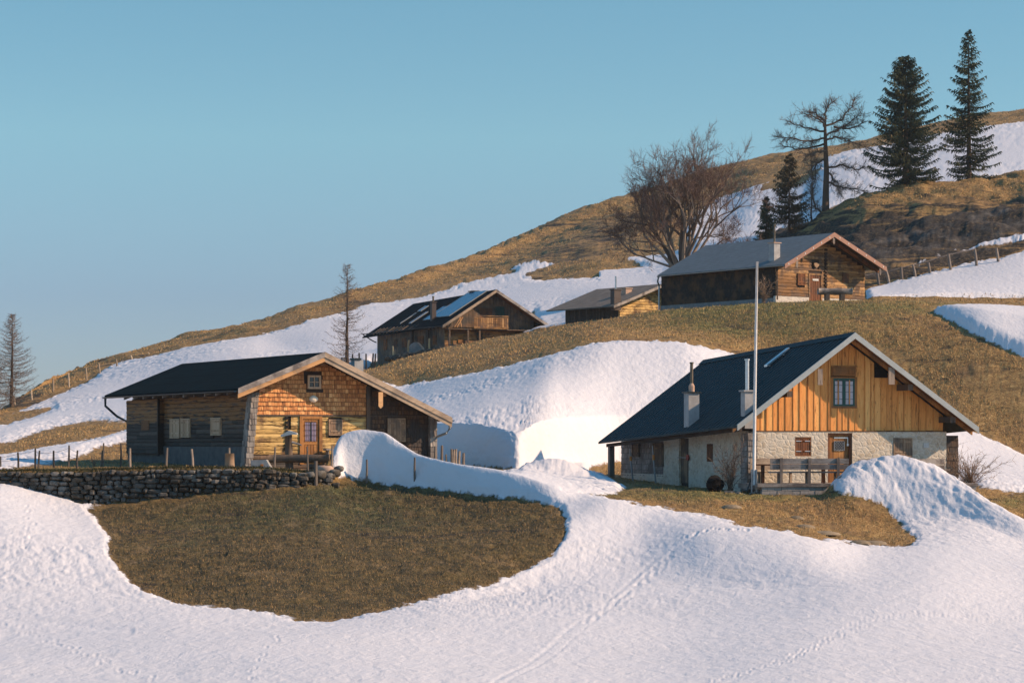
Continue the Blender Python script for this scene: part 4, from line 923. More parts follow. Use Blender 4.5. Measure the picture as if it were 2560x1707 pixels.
# chimneys
def chimney(h, parent, prof, px, pyb, wpx, pyt, m, pipe=None, name='chimney', capm=None, dp=None, lo=1.0):
    xb, yb, zb = h.roofhit(px, pyb, *prof[0], *prof[1]); _, _, zt = h.hit(px, pyt, 'y', yb); wv = wpx / 6000 * (h.o[1] + yb) / (h.c + h.s * .9); dp = dp or wv
    mb = MB(); mb.box(xb - wv / 2, xb + wv / 2, yb - dp / 2, yb + dp / 2, zb - lo, zt, .5); c = mb.build(name, m, parent)
    mb = MB(); mb.box(xb - wv / 2 - .07, xb + wv / 2 + .07, yb - dp / 2 - .07, yb + dp / 2 + .07, zt + .001, zt + .07, .4); mb.build('chimney_cap', capm or m, c)
    if pipe:
        ztop = h.hit(px, pipe[0], 'y', yb)[2]; r_ = pipe[1]; mb = MB()
        if len(pipe) > 3: zc = h.hit(px, pipe[3], 'y', yb)[2]; mb.tube([(xb, yb, zt + .07), (xb, yb, zc - .12), (xb, yb, zc)], [r_ * 1.9, r_ * 1.9, r_], 10, .8); mb.build('flue_collar', M['chim_pink'], c); mb = MB()
        mb.tube([(xb, yb, zt + .06), (xb, yb, ztop)], r_, 10, .5); mb.tube([(xb, yb, ztop - .02), (xb, yb, ztop + .05)], r_ * 1.35, 10, .5); mb.build('flue', pipe[2], c)
    return c
chimney(h2, t2, p2, 1729, 1042, 36, 983, M['chim'], (908, .07, M['pipe_rust'], 958), capm=M['dark_metal'], lo=.7)
chimney(h2, t2, p2, 1868, 1030, 30, 979, M['chim'], (900, .085, M['pipe']), capm=M['chim'], lo=.7)
xa_, ya_, za_ = h2.roofhit(1908, 910, *p2[0], *p2[1]); xb_, yb_, zb_ = h2.roofhit(1976, 866, *p2[0], *p2[1])
mb = MB(); ym = (ya_ + yb_) / 2; k = (p2[1][1] - p2[0][1]) / (p2[1][0] - p2[0][0]); zc = lambda x: p2[0][1] + k * (x - p2[0][0])
mb.prism([(xa_, zc(xa_) + .12), (xb_, zc(xb_) + .12), (xb_, zc(xb_) + .2), (xa_, zc(xa_) + .2)], 'y', ym - .16, ym + .16, .9)
for xx in (xa_ + .2, xb_ - .2): mb.box(xx - .03, xx + .03, ym - .03, ym + .03, zc(xx), zc(xx) + .13, .5)
mb.v = [(x, y, z - .72 * (y + 1) / 15.7) for x, y, z in mb.v]; mb.build('roof_ladder', M['pipe'], t2)

# ---- house 3: chalet with solar roof and balcony
h3 = House(1112, 868, 222, 27); H3W, H3L = 9.3, 15.6
p3 = [(-.8, 1.98), (4.75, 5.42), (10.3, 2.25)]
t3 = thing('chalet', 'wooden chalet with solar panels on its dark roof and a carved balcony in the gable', 'chalet', h3.o, h3.th)
body(t3, p3, H3W, H3L, M['old_wood'], .1, -2, dz=-.4)
roof(h3, t3, p3, -1.2, 17.3, M['roof_dark'], .12, dz=-.4)
for s_ in (0, 1):
    mb = MB(); rake_board(mb, p3, s_, -1.25, -1.202, -.0, .28, tone=.5); mb.build('bargeboard', M['barge_beige'] if s_ == 0 else M['wood_gray'], t3)
mb = MB(); rake_board(mb, p3, 0, -1.2, -.0, -.15, .04); rake_board(mb, p3, 1, -1.2, -.0, -.15, .04); mb.build('soffit', M['soffit_warm'], t3)
bal = h3.g(1185, 790, 1271, 819, 1.0)
mb = MB(); boards(mb, 0, 9.3, bal[2], 9, .08, .3, p3, .2, skip=[h3.g(1200, 762, 1262, 818)]); mb.build('board_gable', M['old_wood'], t3)
mb = MB(); logs(mb, 0, 9.3, -1.2, bal[2] - .05, .08, .28); mb.build('log_wall', M['log_brown'], t3)
a, b, c, d = h3.g(1238, 766, 1262, 818); mb = MB(); mb.box(a, b, .1, .14, c, d, .5); mb.build('balcony_door', M['green'], t3)
a, b, c, d = h3.g(1200, 770, 1232, 800); mb = MB(); mb.box(a, b, .08, .15, c, d, .5); mb.build('window', M['brown_wood'], t3)
mb = MB(); x0, x1, z0, z1 = bal; mb.box(x0, x1, -1.0, .1, z0 - .12, z0, .5); mb.box(x0, x1, -1.04, -.96, z1 - .04, z1 + .04, .6)
n = 16
for i in range(n): xx = x0 + (x1 - x0) * (i + .5) / n; mb.box(xx - (x1 - x0) / n * .42, xx + (x1 - x0) / n * .42, -1.02, -.99, z0 + .06, z1 - .16, R.random())
mb.box(x0, x1, -1.03, -.985, z0 - .02, z0 + .06, .6); mb.box(x0, x1, -1.035, -.985, z1 - .18, z1 - .14, .6)
bo = mb.build('balcony', M['log_brown'], t3)
mb = MB(); mb.box(-.1, 9.3, -.9, .05, z0 - .22, z0 - .121, .3)
mb.build('balcony_floor', M['old_wood'], t3); mb = MB()
for x in (.1, 2.0, 3.2, 9.1): mb.box(x - .08, x + .08, -.85, -.7, -1.6, z0 - .222, .3)
split(mb, 'balcony_post', M['old_wood'], t3)
a, b, c, d = h3.g(1135, 793, 1166, 818, .5); mb = MB()
for u, v in ((a, b - .2), (a + .25, b), (b - .55, a + .15)): mb.tube([(u, -.6, c), (v - (.4 if v > u else -.4) * 1, -.55, d)], .045, 5)
pk = mb.build('leaning_planks', M['barge_orange'], None); pk.location = t3.location; pk.rotation_euler = t3.rotation_euler; tag(pk, 'crossed pale planks leaning on the sunlit ledge beside the chalet balcony', 'planks')
a, b, c, d = h3.g(1145, 838, 1157, 858); shutter(t3, (a, b, c, d), .0, M['door_wood'], 1)
a, b, c, d = h3.g(1192, 832, 1206, 850); mb = MB(); mb.box(a, b, -.06, .0, c, d, .5); mb.build('window', M['glass'], t3)
mb = MB(); boards(mb, 0, 15.6, -2, 2.3, .08, .28, axis='s'); mb.build('side_wall', M['old_wood'], t3)
for rr in ((959, 848, 967, 875), (985, 848, 992, 868), (1005, 845, 1015, 868), (1043, 840, 1058, 860), (1082, 838, 1090, 860)):
    q_ = h3.w(*rr); shutter(t3, q_, .05, M['brown_wood'], 1, 'w')
mb = MB()
for px in (1030, 1069): q_ = h3.w(px - 2, 832, px + 2, 875, .3); mb.box(-.35, -.2, q_[0], q_[1], q_[2], q_[3] + .3, .3)
split(mb, 'eave_post', M['soffit'], t3)
mb = MB(); y = 0.3
while y < 15: mb.prism([(-.75, 1.86), (.1, 2.4), (.1, 2.2), (-.75, 1.7)], 'y', y, y + .12, R.random()); y += .8
split(mb, 'rafter_tail', M['old_wood'], t3)
gutter(h3, t3, -.88, 1.9, -1.1, 17.2, M['dark_metal'], .08); mb = MB(); mb.tube([(-.88, 16.9, 1.8), (-.3, 16, 1.2), (-.04, 15.6, 1.0)], .06, 6); mb.build('downpipe', M['dark_metal'], t3)
k3 = (p3[1][1] - p3[0][1]) / (p3[1][0] - p3[0][0])
def solar(pa, pb, lift=.1, frame=False):
    A = h3.roofhit(*pa, *p3[0], *p3[1]); B = h3.roofhit(*pb, *p3[0], *p3[1]); x0, x1 = sorted((A[0], B[0])); y0, y1 = sorted((A[1], B[1])); zc = lambda x: p3[0][1] + k3 * (x - p3[0][0]) - .4 * ((y0 + y1) / 2 + 1.2) / 18.5 + .04
    mb = MB(); mb.prism([(x0, zc(x0) + lift - .05), (x1, zc(x1) + lift - .05), (x1, zc(x1) + lift), (x0, zc(x0) + lift)], 'y', y0, y1, .5); o = mb.build('solar_panel', M['solar'], t3)
    mb = MB()
    for yy in (y0 - .05, y1): mb.prism([(x0, zc(x0) + lift - .08), (x1, zc(x1) + lift - .08), (x1, zc(x1) + lift + .02), (x0, zc(x0) + lift + .02)], 'y', yy, yy + .05, .8)
    mb.build('panel_frame', M['gray_metal'], o)
solar((1123, 790), (1170, 733)); solar((1076, 797), (1108, 766)); solar((1042, 774), (1130, 745)) if False else None
solar((1112, 760), (1150, 740)) if False else None
solar((1044, 774), (1072, 760)); solar((1001, 804), (1040, 778)); solar((1027, 805), (1066, 777))
chimney(h3, t3, p3, 1083, 796, 15, 756, M['chim_dark'], (742, .09, M['pipe_rust']), lo=.7); 
xr = h3.hit(1182, 735, 'x', 4.9); mb = MB(); mb.box(4.7, 5.3, xr[1] - .35, xr[1] + .35, 4.2, xr[2] + .2, .5); c_ = mb.build('chimney', M['chim_dark'], t3); mb = MB(); mb.box(4.6, 5.4, xr[1] - .45, xr[1] + .45, xr[2] + .201, xr[2] + .3, .5); mb.build('chimney_cap', M['dark_metal'], c_)

# ---- house 4: upper right log hut
h4 = House(1940, 756, 175, 36); H4W, H4L = 9.0, 13.2
p4 = [(-.52, 2.68), (4.36, 5.2), (9.7, 2.88)]
t4 = thing('mountain_hut', 'log hut on the grassy knoll with pale gray roof and reddish bargeboards', 'hut', h4.o, h4.th)
body(t4, p4, H4W, H4L, M['soffit'], .12)
roof(h4, t4, p4, -1.5, 12.9, M['roof_gray'], .1)
for s_ in (0, 1):
    mb = MB(); rake_board(mb, p4, s_, -1.56, -1.502, .02, .34, tone=.5, out=.02); bb = mb.build('bargeboard', M['barge_red'], t4)
    mb = MB(); xe, ze = p4[0] if s_ == 0 else p4[2]
    for i in range(6):
        f_ = (i + .4) / 6; x = xe + (4.36 - xe) * f_; z = ze + (5.2 - ze) * f_ - .14; mb.box(x - .03, x + .03, -1.58, -1.561, z - .06, z + .06, .9)
    split(mb, 'bolt', M['sticker'], bb)
mb = MB(); rake_board(mb, p4, 0, -1.5, -.0, -.12, .04); rake_board(mb, p4, 1, -1.5, -.0, -.12, .04); mb.build('soffit', M['soffit'], t4)
mb = MB(); rake_board(mb, p4, 1, -.75, -.6, -.17, .2, tone=.8); mb.build('rafter', M['brown_wood'], t4)
for x in (4.36, 0.7, 9.1):
    z = zroof(p4, x) - .3; mb = MB(); mb.prism([(x - .1, z), (x - .1, z - .42), (x, z - .6), (x + .1, z - .42), (x + .1, z)], 'y', -1.5, -1.46, .6); mb.build('pendant_board', M['wood_gray_z'], t4)
d4 = h4.g(2022, 684, 2056, 752); s4 = h4.g(1994, 684, 2013, 713); s5 = h4.g(2107, 684, 2121, 706); le = h4.g(2062, 640, 2068, 715)
mb = MB(); logs(mb, .02, 9.0, .5, 2.6, .1, .24, skip=[d4, s4, s5, le]); 
z = 2.6
while z < 4.9:
    xl = .3; 
    import itertools
    xs_ = [x for x in np.linspace(0, 9, 181) if zroof(p4, x) - .2 > z + .24]
    if len(xs_) > 2: logs(mb, xs_[0], xs_[-1], z, z + .24, .1, .24, skip=[le, h4.g(2030, 655, 2049, 674)], seg=False)
    z += .24
mb.build('log_wall', M['log_brown'], t4)
mb = MB(); z = le[2]
while z < le[3] + .5: mb.box(le[0], le[1], -.05, .1, z, z + .15, R.random()); z += .26
split(mb, 'log_end', M['soffit'], t4)
mb = MB(); mb.box(-.02, d4[0], .0, .25, -.7, .48, .5); mb.box(d4[1], 9.02, .0, .25, -.7, .48, .5); mb.build('foundation', M['white_plaster'], t4)
mb = MB(); mb.box(d4[0], d4[0] + .12, .0, .12, -.2, d4[3], .6); mb.box(d4[1] - .12, d4[1], .0, .12, -.2, d4[3], .6); mb.box(d4[0] + .12, d4[1] - .12, .002, .12, d4[3] - .12, d4[3], .6); mb.build('door_frame', M['log_brown'], t4)
mb = MB(); boards(mb, d4[0] + .12, d4[1] - .12, -.2, d4[3] - .12, .08, .2); od = mb.build('door', M['brown_wood'], t4)
a, b, c, d = h4.g(2032, 697, 2047, 702); mb = MB(); mb.box(a, b, .02, .04, c, d, .5); mb.build('door_plate', M['sticker'], od)
shutter(t4, s4, .02, M['brown_wood'], 1); shutter(t4, s5, .02, M['brown_wood'], 1)
a, b, c, d = h4.g(2030, 655, 2049, 674); mb = MB(); mb.prism([(a + .12, d - .1), (a + .16, (c + d) / 2), ((a + b) / 2, c + .08), (b - .16, (c + d) / 2), (b - .1, d - .14), ((a + b) / 2 + .04, d - .06)], 'y', -.1, .03, .5)
tr = mb.build('skull_trophy', M['shutter'], None); tr.location = t4.location; tr.rotation_euler = t4.rotation_euler; tag(tr, 'pale trophy hung above the door of the log hut on the knoll', 'skull')
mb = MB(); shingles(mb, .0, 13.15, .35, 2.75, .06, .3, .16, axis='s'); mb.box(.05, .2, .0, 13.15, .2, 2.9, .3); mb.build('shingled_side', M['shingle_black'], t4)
mb = MB(); mb.box(-.03, .2, .26, 13.2, -.9, .34, .4); mb.build('side_foundation', M['plaster'], t4)
gutter(h4, t4, -.6, 2.6, -1.45, 12.85, M['gray_metal'], .08); mb = MB(); mb.tube([(-.6, 12.7, 2.55), (-.55, 12.9, 2.2), (-.1, 13.25, 1.9), (-.1, 13.25, -.4)], .07, 6); mb.build('downpipe', M['gray_metal'], t4)
mb = MB(); mb.prism([(-.52, 2.68), (4.36, 5.2), (4.36, 5.0), (-.52, 2.48)], 'y', 12.901, 12.95, .5); mb.build('bargeboard', M['barge_beige'], t4)
chimney(h4, t4, p4, 1936, 648, 27, 609, M['chim'], (562, .07, M['pipe_rust']), lo=.8, capm=M['chim_pink'])

# ---- house 5: low hut behind
h5 = House(1548, 795, 195, 36); p5 = [(-1.33, .92), (4.0, 2.9), (9.3, .92)]
t5 = thing('low_hut', 'low hut with weathered gray shingle roof, half hidden between the chalet and the log hut', 'hut', h5.o, h5.th)
body(t5, p5, 8, 7.3, M['soffit'], .12)
roof(h5, t5, p5, -1.0, 8.1, M['roof_shingle'], .1)
mb = MB(); rake_board(mb, p5, 0, -1.05, -1.002, .03, .24, tone=.6, out=.05); rake_board(mb, p5, 1, -1.05, -1.002, .03, .24, tone=.6, out=.05); bb = mb.build('bargeboard', M['wood_gray'], t5)
mb = MB()
for i in range(26): x = -1.3 + 5.2 * i / 26; z = zroof(p5, x) + .03; mb.box(x, x + .12, -1.06, -.9, z, z + .06, R.random())
mb.build('shingle_edge', M['shingle_gray'], bb)
mb = MB(); z = -.8
while z < 2.5:
    xs_ = [x for x in np.linspace(0, 8, 161) if zroof(p5, x) - .15 > z + .22]
    if len(xs_) > 2: logs(mb, xs_[0], xs_[-1], z, z + .22, .1, .22, seg=False)
    z += .22
mb.build('log_wall', M['log_yellow'], t5)
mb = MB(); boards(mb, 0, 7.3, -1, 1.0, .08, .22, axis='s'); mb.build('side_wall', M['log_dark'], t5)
mb = MB(); rake_board(mb, p5, 0, -1.0, .0, -.12, .04); mb.build('soffit', M['soffit'], t5)
def chim5(px0, px1, yt, y_, m, pipe=None):
    a = h5.hit(px0, yt, 'y', y_); b = h5.hit(px1, yt, 'y', y_); mb = MB(); mb.box(a[0], b[0], y_ - .25, y_ + .25, .6, a[2], .5); c = mb.build('chimney', m, t5)
    mb = MB(); mb.box(a[0] - .06, b[0] + .06, y_ - .31, y_ + .31, a[2] + .001, a[2] + .08, .5); mb.build('chimney_cap', m, c)
    if pipe: xm = (a[0] + b[0]) / 2; mb = MB(); mb.tube([(xm, y_, a[2] + .08), (xm, y_, h5.hit(px0, pipe, 'y', y_)[2])], .07, 8, .5); mb.build('flue', M['pipe'], c)
chim5(1531, 1548, 725, -.3, M['chim_dark'], 690); chim5(1560, 1575, 722, 1.6, M['chim_pink'])
# ------------------------------------------------------------ dry stone wall under the left terrace
def rockmesh(mb, c, sx, sy, sz, tone=None, n=1):
    ph = R.uniform(0, 6); vs = []; fs = []; NU, NV = 7, 5
    for i in range(NV + 1):
        for j in range(NU):
            th = 2 * pi * j / NU + ph; f_ = pi * i / NV; k = R.uniform(.85, 1.12); sq = .72
            cx_ = abs(cos(th)) ** sq * (1 if cos(th) > 0 else -1); sx_ = abs(sin(th)) ** sq * (1 if sin(th) > 0 else -1); rr = sin(f_) ** .6
            vs.append((c[0] + sx * cx_ * rr * k, c[1] + sy * sx_ * rr * k, c[2] + sz * (abs(cos(f_)) ** .7) * (1 if cos(f_) > 0 else -1) * k))
    for i in range(NV):
        for j in range(NU): fs.append((i * NU + j, i * NU + (j + 1) % NU, (i + 1) * NU + (j + 1) % NU, (i + 1) * NU + j))
    mb.add(vs, fs, R.random() if tone is None else tone)
tw = thing('dry_stone_wall', 'long dark dry stone wall holding up the grassy terrace in front of the shingled hut', 'wall', P(420, 1240, 95.6))
wo_ = tw.location
def WD(px): return float(np.interp(px, [0, 217, 435, 650, 760, 830], [97.65, 96.95, 96.55, 96.3, 96.7, 97.5]))
mb = MB()
for row in range(11):
    px = -45.0 + R.uniform(0, 20)
    while px < 830:
        cw = R.uniform(11, 36); pc = px + cw / 2; D0 = WD(pc) + .1; zt = (YH - np.interp(pc, [0, 217, 435, 650, 800], [1180, 1178, 1172, 1173, 1182])) * (D0 + 1) / F; zb = ground(pc, D0 - .4) - .2
        hh = .185; z = zt - (row + .5) * hh + .03 * sin(pc * .05 + row) + R.uniform(-.02, .02); px += cw
        if z < zb - .05: continue
        sz = hh * R.uniform(.42, .64); x, y, _ = P(pc, 1200, D0 + R.uniform(-.07, .07) - (zt - z) * .12 + .1)
        rockmesh(mb, (x - wo_[0], y - wo_[1], z - wo_[2]), cw / F * D0 * R.uniform(.46, .56), .2, sz)
mb.build('stone', M['rock'], tw)['kind'] = 'stuff'
mb = MB(); xs_ = np.linspace(-60, 800, 90); vs = []; fs = []
for i, px in enumerate(xs_):
    D0 = WD(px); zt = (YH - np.interp(px, [0, 217, 435, 650, 800], [1180, 1178, 1172, 1173, 1186])) * (D0 + 1) / F; zb = ground(px, D0 - .4) - .3
    for D_, z_ in ((D0 + .15, zb), (D0 + .55, zt - .05), (D0 + 1.9, zt - .08)): x, y, _ = P(px, 0, D_); vs.append((x - wo_[0], y - wo_[1], z_ - wo_[2]))
for i in range(len(xs_) - 1):
    for j in range(2): fs.append((i * 3 + j, (i + 1) * 3 + j, (i + 1) * 3 + j + 1, i * 3 + j + 1))
mb.add(vs, fs, .5); mb.build('earth_core', plain('dark_earth', (.035, .028, .02), .95, 0, .4, 4, .6), tw)
# mossy fringe of grass hanging over the wall head
mb = MB()
for i in range(5200):
    px = R.uniform(-40, 830); zt = (YH - np.interp(px, [0, 217, 435, 650, 800], [1176, 1174, 1168, 1169, 1182])) * (WD(px) + 1) / F; dq = R.uniform(-.25, .7); D_ = WD(px) + .5 + dq; x, y, _ = P(px, 0, D_); zz = zt - max(0, -dq) * .6 + .02
    h_ = R.uniform(.05, .13); w_ = .02; lx, ly = R.uniform(-.07, .07), R.uniform(-.12, .03); dz = h_ * R.uniform(-.4, 1)
    mb.add([(x - w_ - wo_[0], y - wo_[1], zz - .04 - wo_[2]), (x + w_ - wo_[0], y - wo_[1], zz - .04 - wo_[2]), (x + lx - wo_[0], y + ly - wo_[1], zz + dz - wo_[2])], [(0, 1, 2)])
gm, gt_, gb = mat('wall_moss', .9); g_ = NT(gt_); gt_.links.new(g_.ramp(g_.attr('tone'), [(0, (.05, .055, .02)), (.5, (.13, .10, .04)), (1, (.30, .21, .09))]), gb.inputs['Base Color'])
mo = mb.build('moss_fringe', gm, tw); mo['kind'] = 'stuff'
mb = MB()
for px, py, D_, s_ in ((848, 1172, 98.6, .22), (838, 1182, 98.3, .28), (820, 1190, 97.6, .24), (800, 1186, 97.3, .3), (775, 1186, 97.0, .24)):
    x, y, z = P(px, py, D_); rk_ = MB(); rockmesh(rk_, (0, 0, 0), s_, s_ * .8, s_ * .6); o = rk_.build('boulder', M['rock'], None, True); o.location = (x, y, z); o.rotation_euler = (0, 0, R.uniform(0, 3))
    tag(o, 'rough gray boulder at the right end of the dry stone wall', 'boulder', 'boulders at the right end of the stone wall')

# ------------------------------------------------------------ posts and fences
def post_mesh(mb, h, r, lean=(0, 0), o=(0, 0, 0), tone=None, n=6):
    k = R.uniform(-.02, .02); mb.tube([(o[0], o[1], o[2] - .25), (o[0] + lean[0] * .5 + k, o[1] + lean[1] * .5, o[2] + h * .5), (o[0] + lean[0], o[1] + lean[1], o[2] + h)], [r * 1.05, r, r * .85], n, tone)
def fence(name, label, posts, mat_, D_of, r=.045, rails=(), rail_r=.012, group=None, rail_mat=None, snap=True):
    """posts: (px, top, base) on the print"""
    px0, _, b0 = posts[0][:3]; D0 = D_of(px0); t = thing(name, label, 'fence', P(px0, b0, D0), 0, group); ox, oy, oz = t.location; tops = []
    for q_ in posts:
        px, yt, yb = q_[:3]; D = D_of(px); x, y, z = P(px, yb, D); gz = ground(px, D)
        z0 = gz if snap else z; h = max(.2, (YH - yt) * D / F - z0); lx = (q_[3] if len(q_) > 3 else R.uniform(-2, 2)) * D / F
        mb = MB(); post_mesh(mb, h, r, (-lx * 0 + lx, 0)); o = mb.build('post', mat_, t); o.location = (x - ox, y - oy, z0 - oz); tops.append((x - ox, y - oy, z0 - oz, h, lx))
    for f_ in rails:
        for a, b in zip(tops[:-1], tops[1:]):
            pa = (a[0] + a[4] * f_, a[1] - r, a[2] + a[3] * f_); pb = (b[0] + b[4] * f_, b[1] - r, b[2] + b[3] * f_); m_ = tuple((u + v) / 2 for u, v in zip(pa, pb)); m_ = (m_[0], m_[1], m_[2] - .02)
            mb = MB(); mb.tube([pa, m_, pb], rail_r, 4, .5); mb.build('rail' if rail_r > .02 else 'wire', rail_mat or M['dark_metal'], t)
    return t
WG = M['wood_gray_z']
dk_post = wood('dark_weathered_post', (.03, .025, .022), (.08, .065, .055), (.16, .13, .1), 'z', .2, (.06, .05, .045))
fence('post_fence', 'dark post and wire fence on the far left of the terrace before the snow strip', [(2,1140,1182),(46,1130,1174),(88,1120,1170),(95,1126,1170,4),(136,1126,1165),(171,1113,1158),(193,1125,1163)], dk_post, lambda p: 101.5 if p > 60 else 102, rails=(.55, .88), rail_r=.006)
fence('post_fence', 'dark fence posts on the slope left of the shingled hut', [(251,1125,1170,5),(258,1107,1156),(301,1107,1156)], dk_post, lambda p: 103, r=.04)
for px, yt, yb, lean in ((326,1120,1172,-1),(415,1119,1170,3),(483,1122,1169,-4),(574,1119,1172,-1)):
    D = 99.0; z0 = ground(px, D); mb = MB(); post_mesh(mb, (YH - yt) * D / F - z0, .055, (lean / 60, 0)); o = mb.build('fence_post', WG, None); x, y, _ = P(px, 0, D); o.location = (x, y, z0)
    tag(o, {326: 'gray post at the outer left corner of the shingled hut', 415: 'gray post leaning right before the dark side wall, below the pair of shutters', 483: 'pale post leaning left on the wall head, left of the cut stump', 574: 'thin pale post standing right in front of the cut stump'}[px], 'post', 'single posts on the terrace before the shingled hut')
for px, yt, yb, lean, r_, D in ((686,1117,1170,2,.045,98.6),(770,1116,1170,-2,.045,98.6),(829,1114,1174,2,.05,98.8),(790,1152,1212,0,.085,surf(790, 1212, 93, 97)),(916,1148,1180,1,.05,surf(916, 1180, 96.2, 99)),(1037,1143,1152,0,.05,98)):
    z0 = ground(px, D); ht = max(.15, (YH - yt) * D / F - z0); mb = MB(); post_mesh(mb, ht, r_, (lean / 60, 0)); o = mb.build('fence_post', WG, None); x, y, _ = P(px, 0, D); o.location = (x, y, z0)
    tag(o, {686: 'thin crooked post before the yellow log wall, left of the fountain pillar', 770: 'thin pale post in front of the log trough, below the hut door', 829: 'pale post at the right end of the log trough beside the snow bank', 790: 'thick pale post standing at the foot of the dry stone wall', 916: 'short post sticking out of the shaded face of the snow bank', 1037: 'tip of a post just showing over the crest of the snow bank'}[px], 'post', 'single posts around the log trough and snow bank')
for k, (px, yt, yb, lean) in enumerate(((1088,1115,1160,0),(1106,1113,1167,-1),(1117,1135,1170,-2),(1129,1122,1168,0),(1134,1123,1170,1),(1140,1122,1171,0),(1147,1127,1173,2),(1160,1132,1175,-1))):
    D = 104 + (k % 3) * .5; z0 = ground(px, D); mb = MB(); post_mesh(mb, (YH - yt) * D / F - z0, .07 if k != 2 else .05, (lean / 60, 0)); o = mb.build('fence_post', WG, None); x, y, _ = P(px, 0, D); o.location = (x, y, z0)
    tag(o, ['dark post right against the corner of the shingled hut by the road', 'tall lone post between the hut corner and the post cluster', 'short thin post in front of the tall lone post by the road', 'leftmost post of the tight cluster by the road', 'second post of the tight cluster by the road', 'middle pale post of the tight cluster by the road', 'right leaning post at the end of the tight cluster by the road', 'outermost lone post by the road, right of the cluster'][k], 'post', 'weathered posts by the road beside the shingled hut')
fence('hillside_fence', 'row of small pale fence posts climbing the brown hill edge on the far left', [(38,992,1010,-3),(80,974,990,-2),(133,946,968,0),(173,932,951,-2),(217,919,931,-2),(250,908,926,-3),(293,898,915,-3),(331,888,908,-4),(373,889,898,-2)], wood('tan_post', (.2, .14, .09), (.4, .3, .2), (.55, .43, .3), 'z'), lambda p: float(np.interp(p, [38, 373], [262, 300])), r=.11)  # pale tan wood for the hillside posts
fence('slope_fence', 'wooden fence of leaning posts and one rail along the stone strip on the right slope', [(2198,679,712,-5),(2224,675,708,-9),(2256,668,701,-3),(2290,661,697,-8),(2326,656,688,-5),(2378,635,676,-7),(2442,624,664,-5),(2496,620,651,-5)], WG, lambda p: float(np.interp(p, [2190, 2500], [207.5, 209.5])), r=.13, snap=False)
t_ = thing('fence_rail', 'long weathered rail running from the log hut up along the right slope', 'rail', P(2161, 689, 208)); pts = [P(2161,690,208), P(2230,676,208.2), P(2306,657,208.6), P(2372,637,209), P(2440,622,209.6)]; mb = MB(); mb.tube([tuple(a - b for a, b in zip(p, t_.location)) for p in pts], .05, 5, .5); mb.build('pole', WG, t_)
fence('dark_fence', 'dark posts of a small fence on the snow left of the solar chalet', [(855,893,915),(860,893,915),(882,885,916),(898,882,914),(915,884,912),(931,883,910,2),(936,884,906,3)], dk_post, lambda p: 221, r=.09, rails=())
fence('chalet_fence', 'three pale posts along the low stone wall in front of the chalet', [(983,865,896),(1020,850,884,2),(1073,846,873)], wood('pale_post', (.25, .16, .09), (.5, .33, .17), (.65, .48, .28), 'z'), lambda p: 213, r=.10, snap=False)
# low stone wall before the chalet
tl = thing('low_stone_wall', 'low dark stone wall in front of the chalet, along the top of the grass knoll', 'wall', P(1020, 890, 212)); mb = MB()
for i in range(110):
    px = R.uniform(965, 1140); yy = np.interp(px, [965, 1020, 1070, 1140], [899, 888, 879, 868]) + R.uniform(-4, 4); x, y, z = P(px, yy, 212.5 + R.uniform(-.3, .3)); rockmesh(mb, (x - tl.location[0], y - tl.location[1], z - tl.location[2]), R.uniform(.2, .38), .25, R.uniform(.12, .2))
mb.build('stone', M['rock'], tl)['kind'] = 'stuff'
# half round grindstone-like slab
x, y, z = P(1042, 876, 213.5); t_ = thing('stone_slab', 'gray half round slab with a pale curved edge leaning before the chalet wall', 'slab', (x, y, z - .2)); mb = MB()
pl_ = [(.65 * cos(a) * (1.25 if cos(a) < 0 else .75), max(-.2, .95 * sin(a))) for a in np.linspace(0, pi, 13)]; mb.prism(pl_[::-1], 'y', -.15, .15, .4); mb.build('slab', M['plaster'], t_); t_.rotation_euler = (0, 0, .3)
mb = MB(); mb.prism([(.49, -.1), (.78, -.1), (.6, .45), (.2, .85), (-.1, .95), (.1, .8), (.38, .42)][::-1], 'y', -.2, .16, .8); mb.build('rim', M['chim_pink'], t_)

# ------------------------------------------------------------ things before house 1
D = 99.4; x, y, _ = P(724, 0, D); gz = ground(724, D)
t_ = thing('fountain_pillar', 'thick dark wooden pillar with a pale stone cap beside the log trough', 'pillar', (x, y, gz)); zt = (YH - 1086) * D / F - gz
mb = MB(); mb.tube([(0, 0, -.2), (-.03, 0, zt * .5), (-.05, 0, zt)], [.17, .16, .15], 10, .3); mb.build('pillar', M['old_wood'], t_, True)
mb = MB(); mb.add([(-.36, -.2, zt - .03), (0, -.24, zt + .17), (.32, -.2, zt + .06), (-.36, .2, zt - .03), (0, .24, zt + .17), (.32, .2, zt + .06), (-.34, -.18, zt - .1), (.1, -.2, zt), (.32, -.18, zt - .0), (-.34, .18, zt - .1), (.1, .2, zt), (.32, .18, zt)], [(0, 1, 4, 3), (1, 2, 5, 4), (0, 6, 7, 1), (1, 7, 8, 2), (3, 4, 10, 9), (4, 5, 11, 10), (0, 3, 9, 6), (2, 8, 11, 5), (6, 9, 10, 7), (7, 10, 11, 8)], .7); mb.build('cap', M['sticker'], t_)
zs = (YH - 1108) * D / F - gz; mb = MB(); mb.tube([(.1, -.02, zs + .05), (.38, -.05, zs - .03), (.5, -.06, zs - .08)], [.06, .05, .035], 6, .7); mb.build('spout', M['wood_gray'], t_)
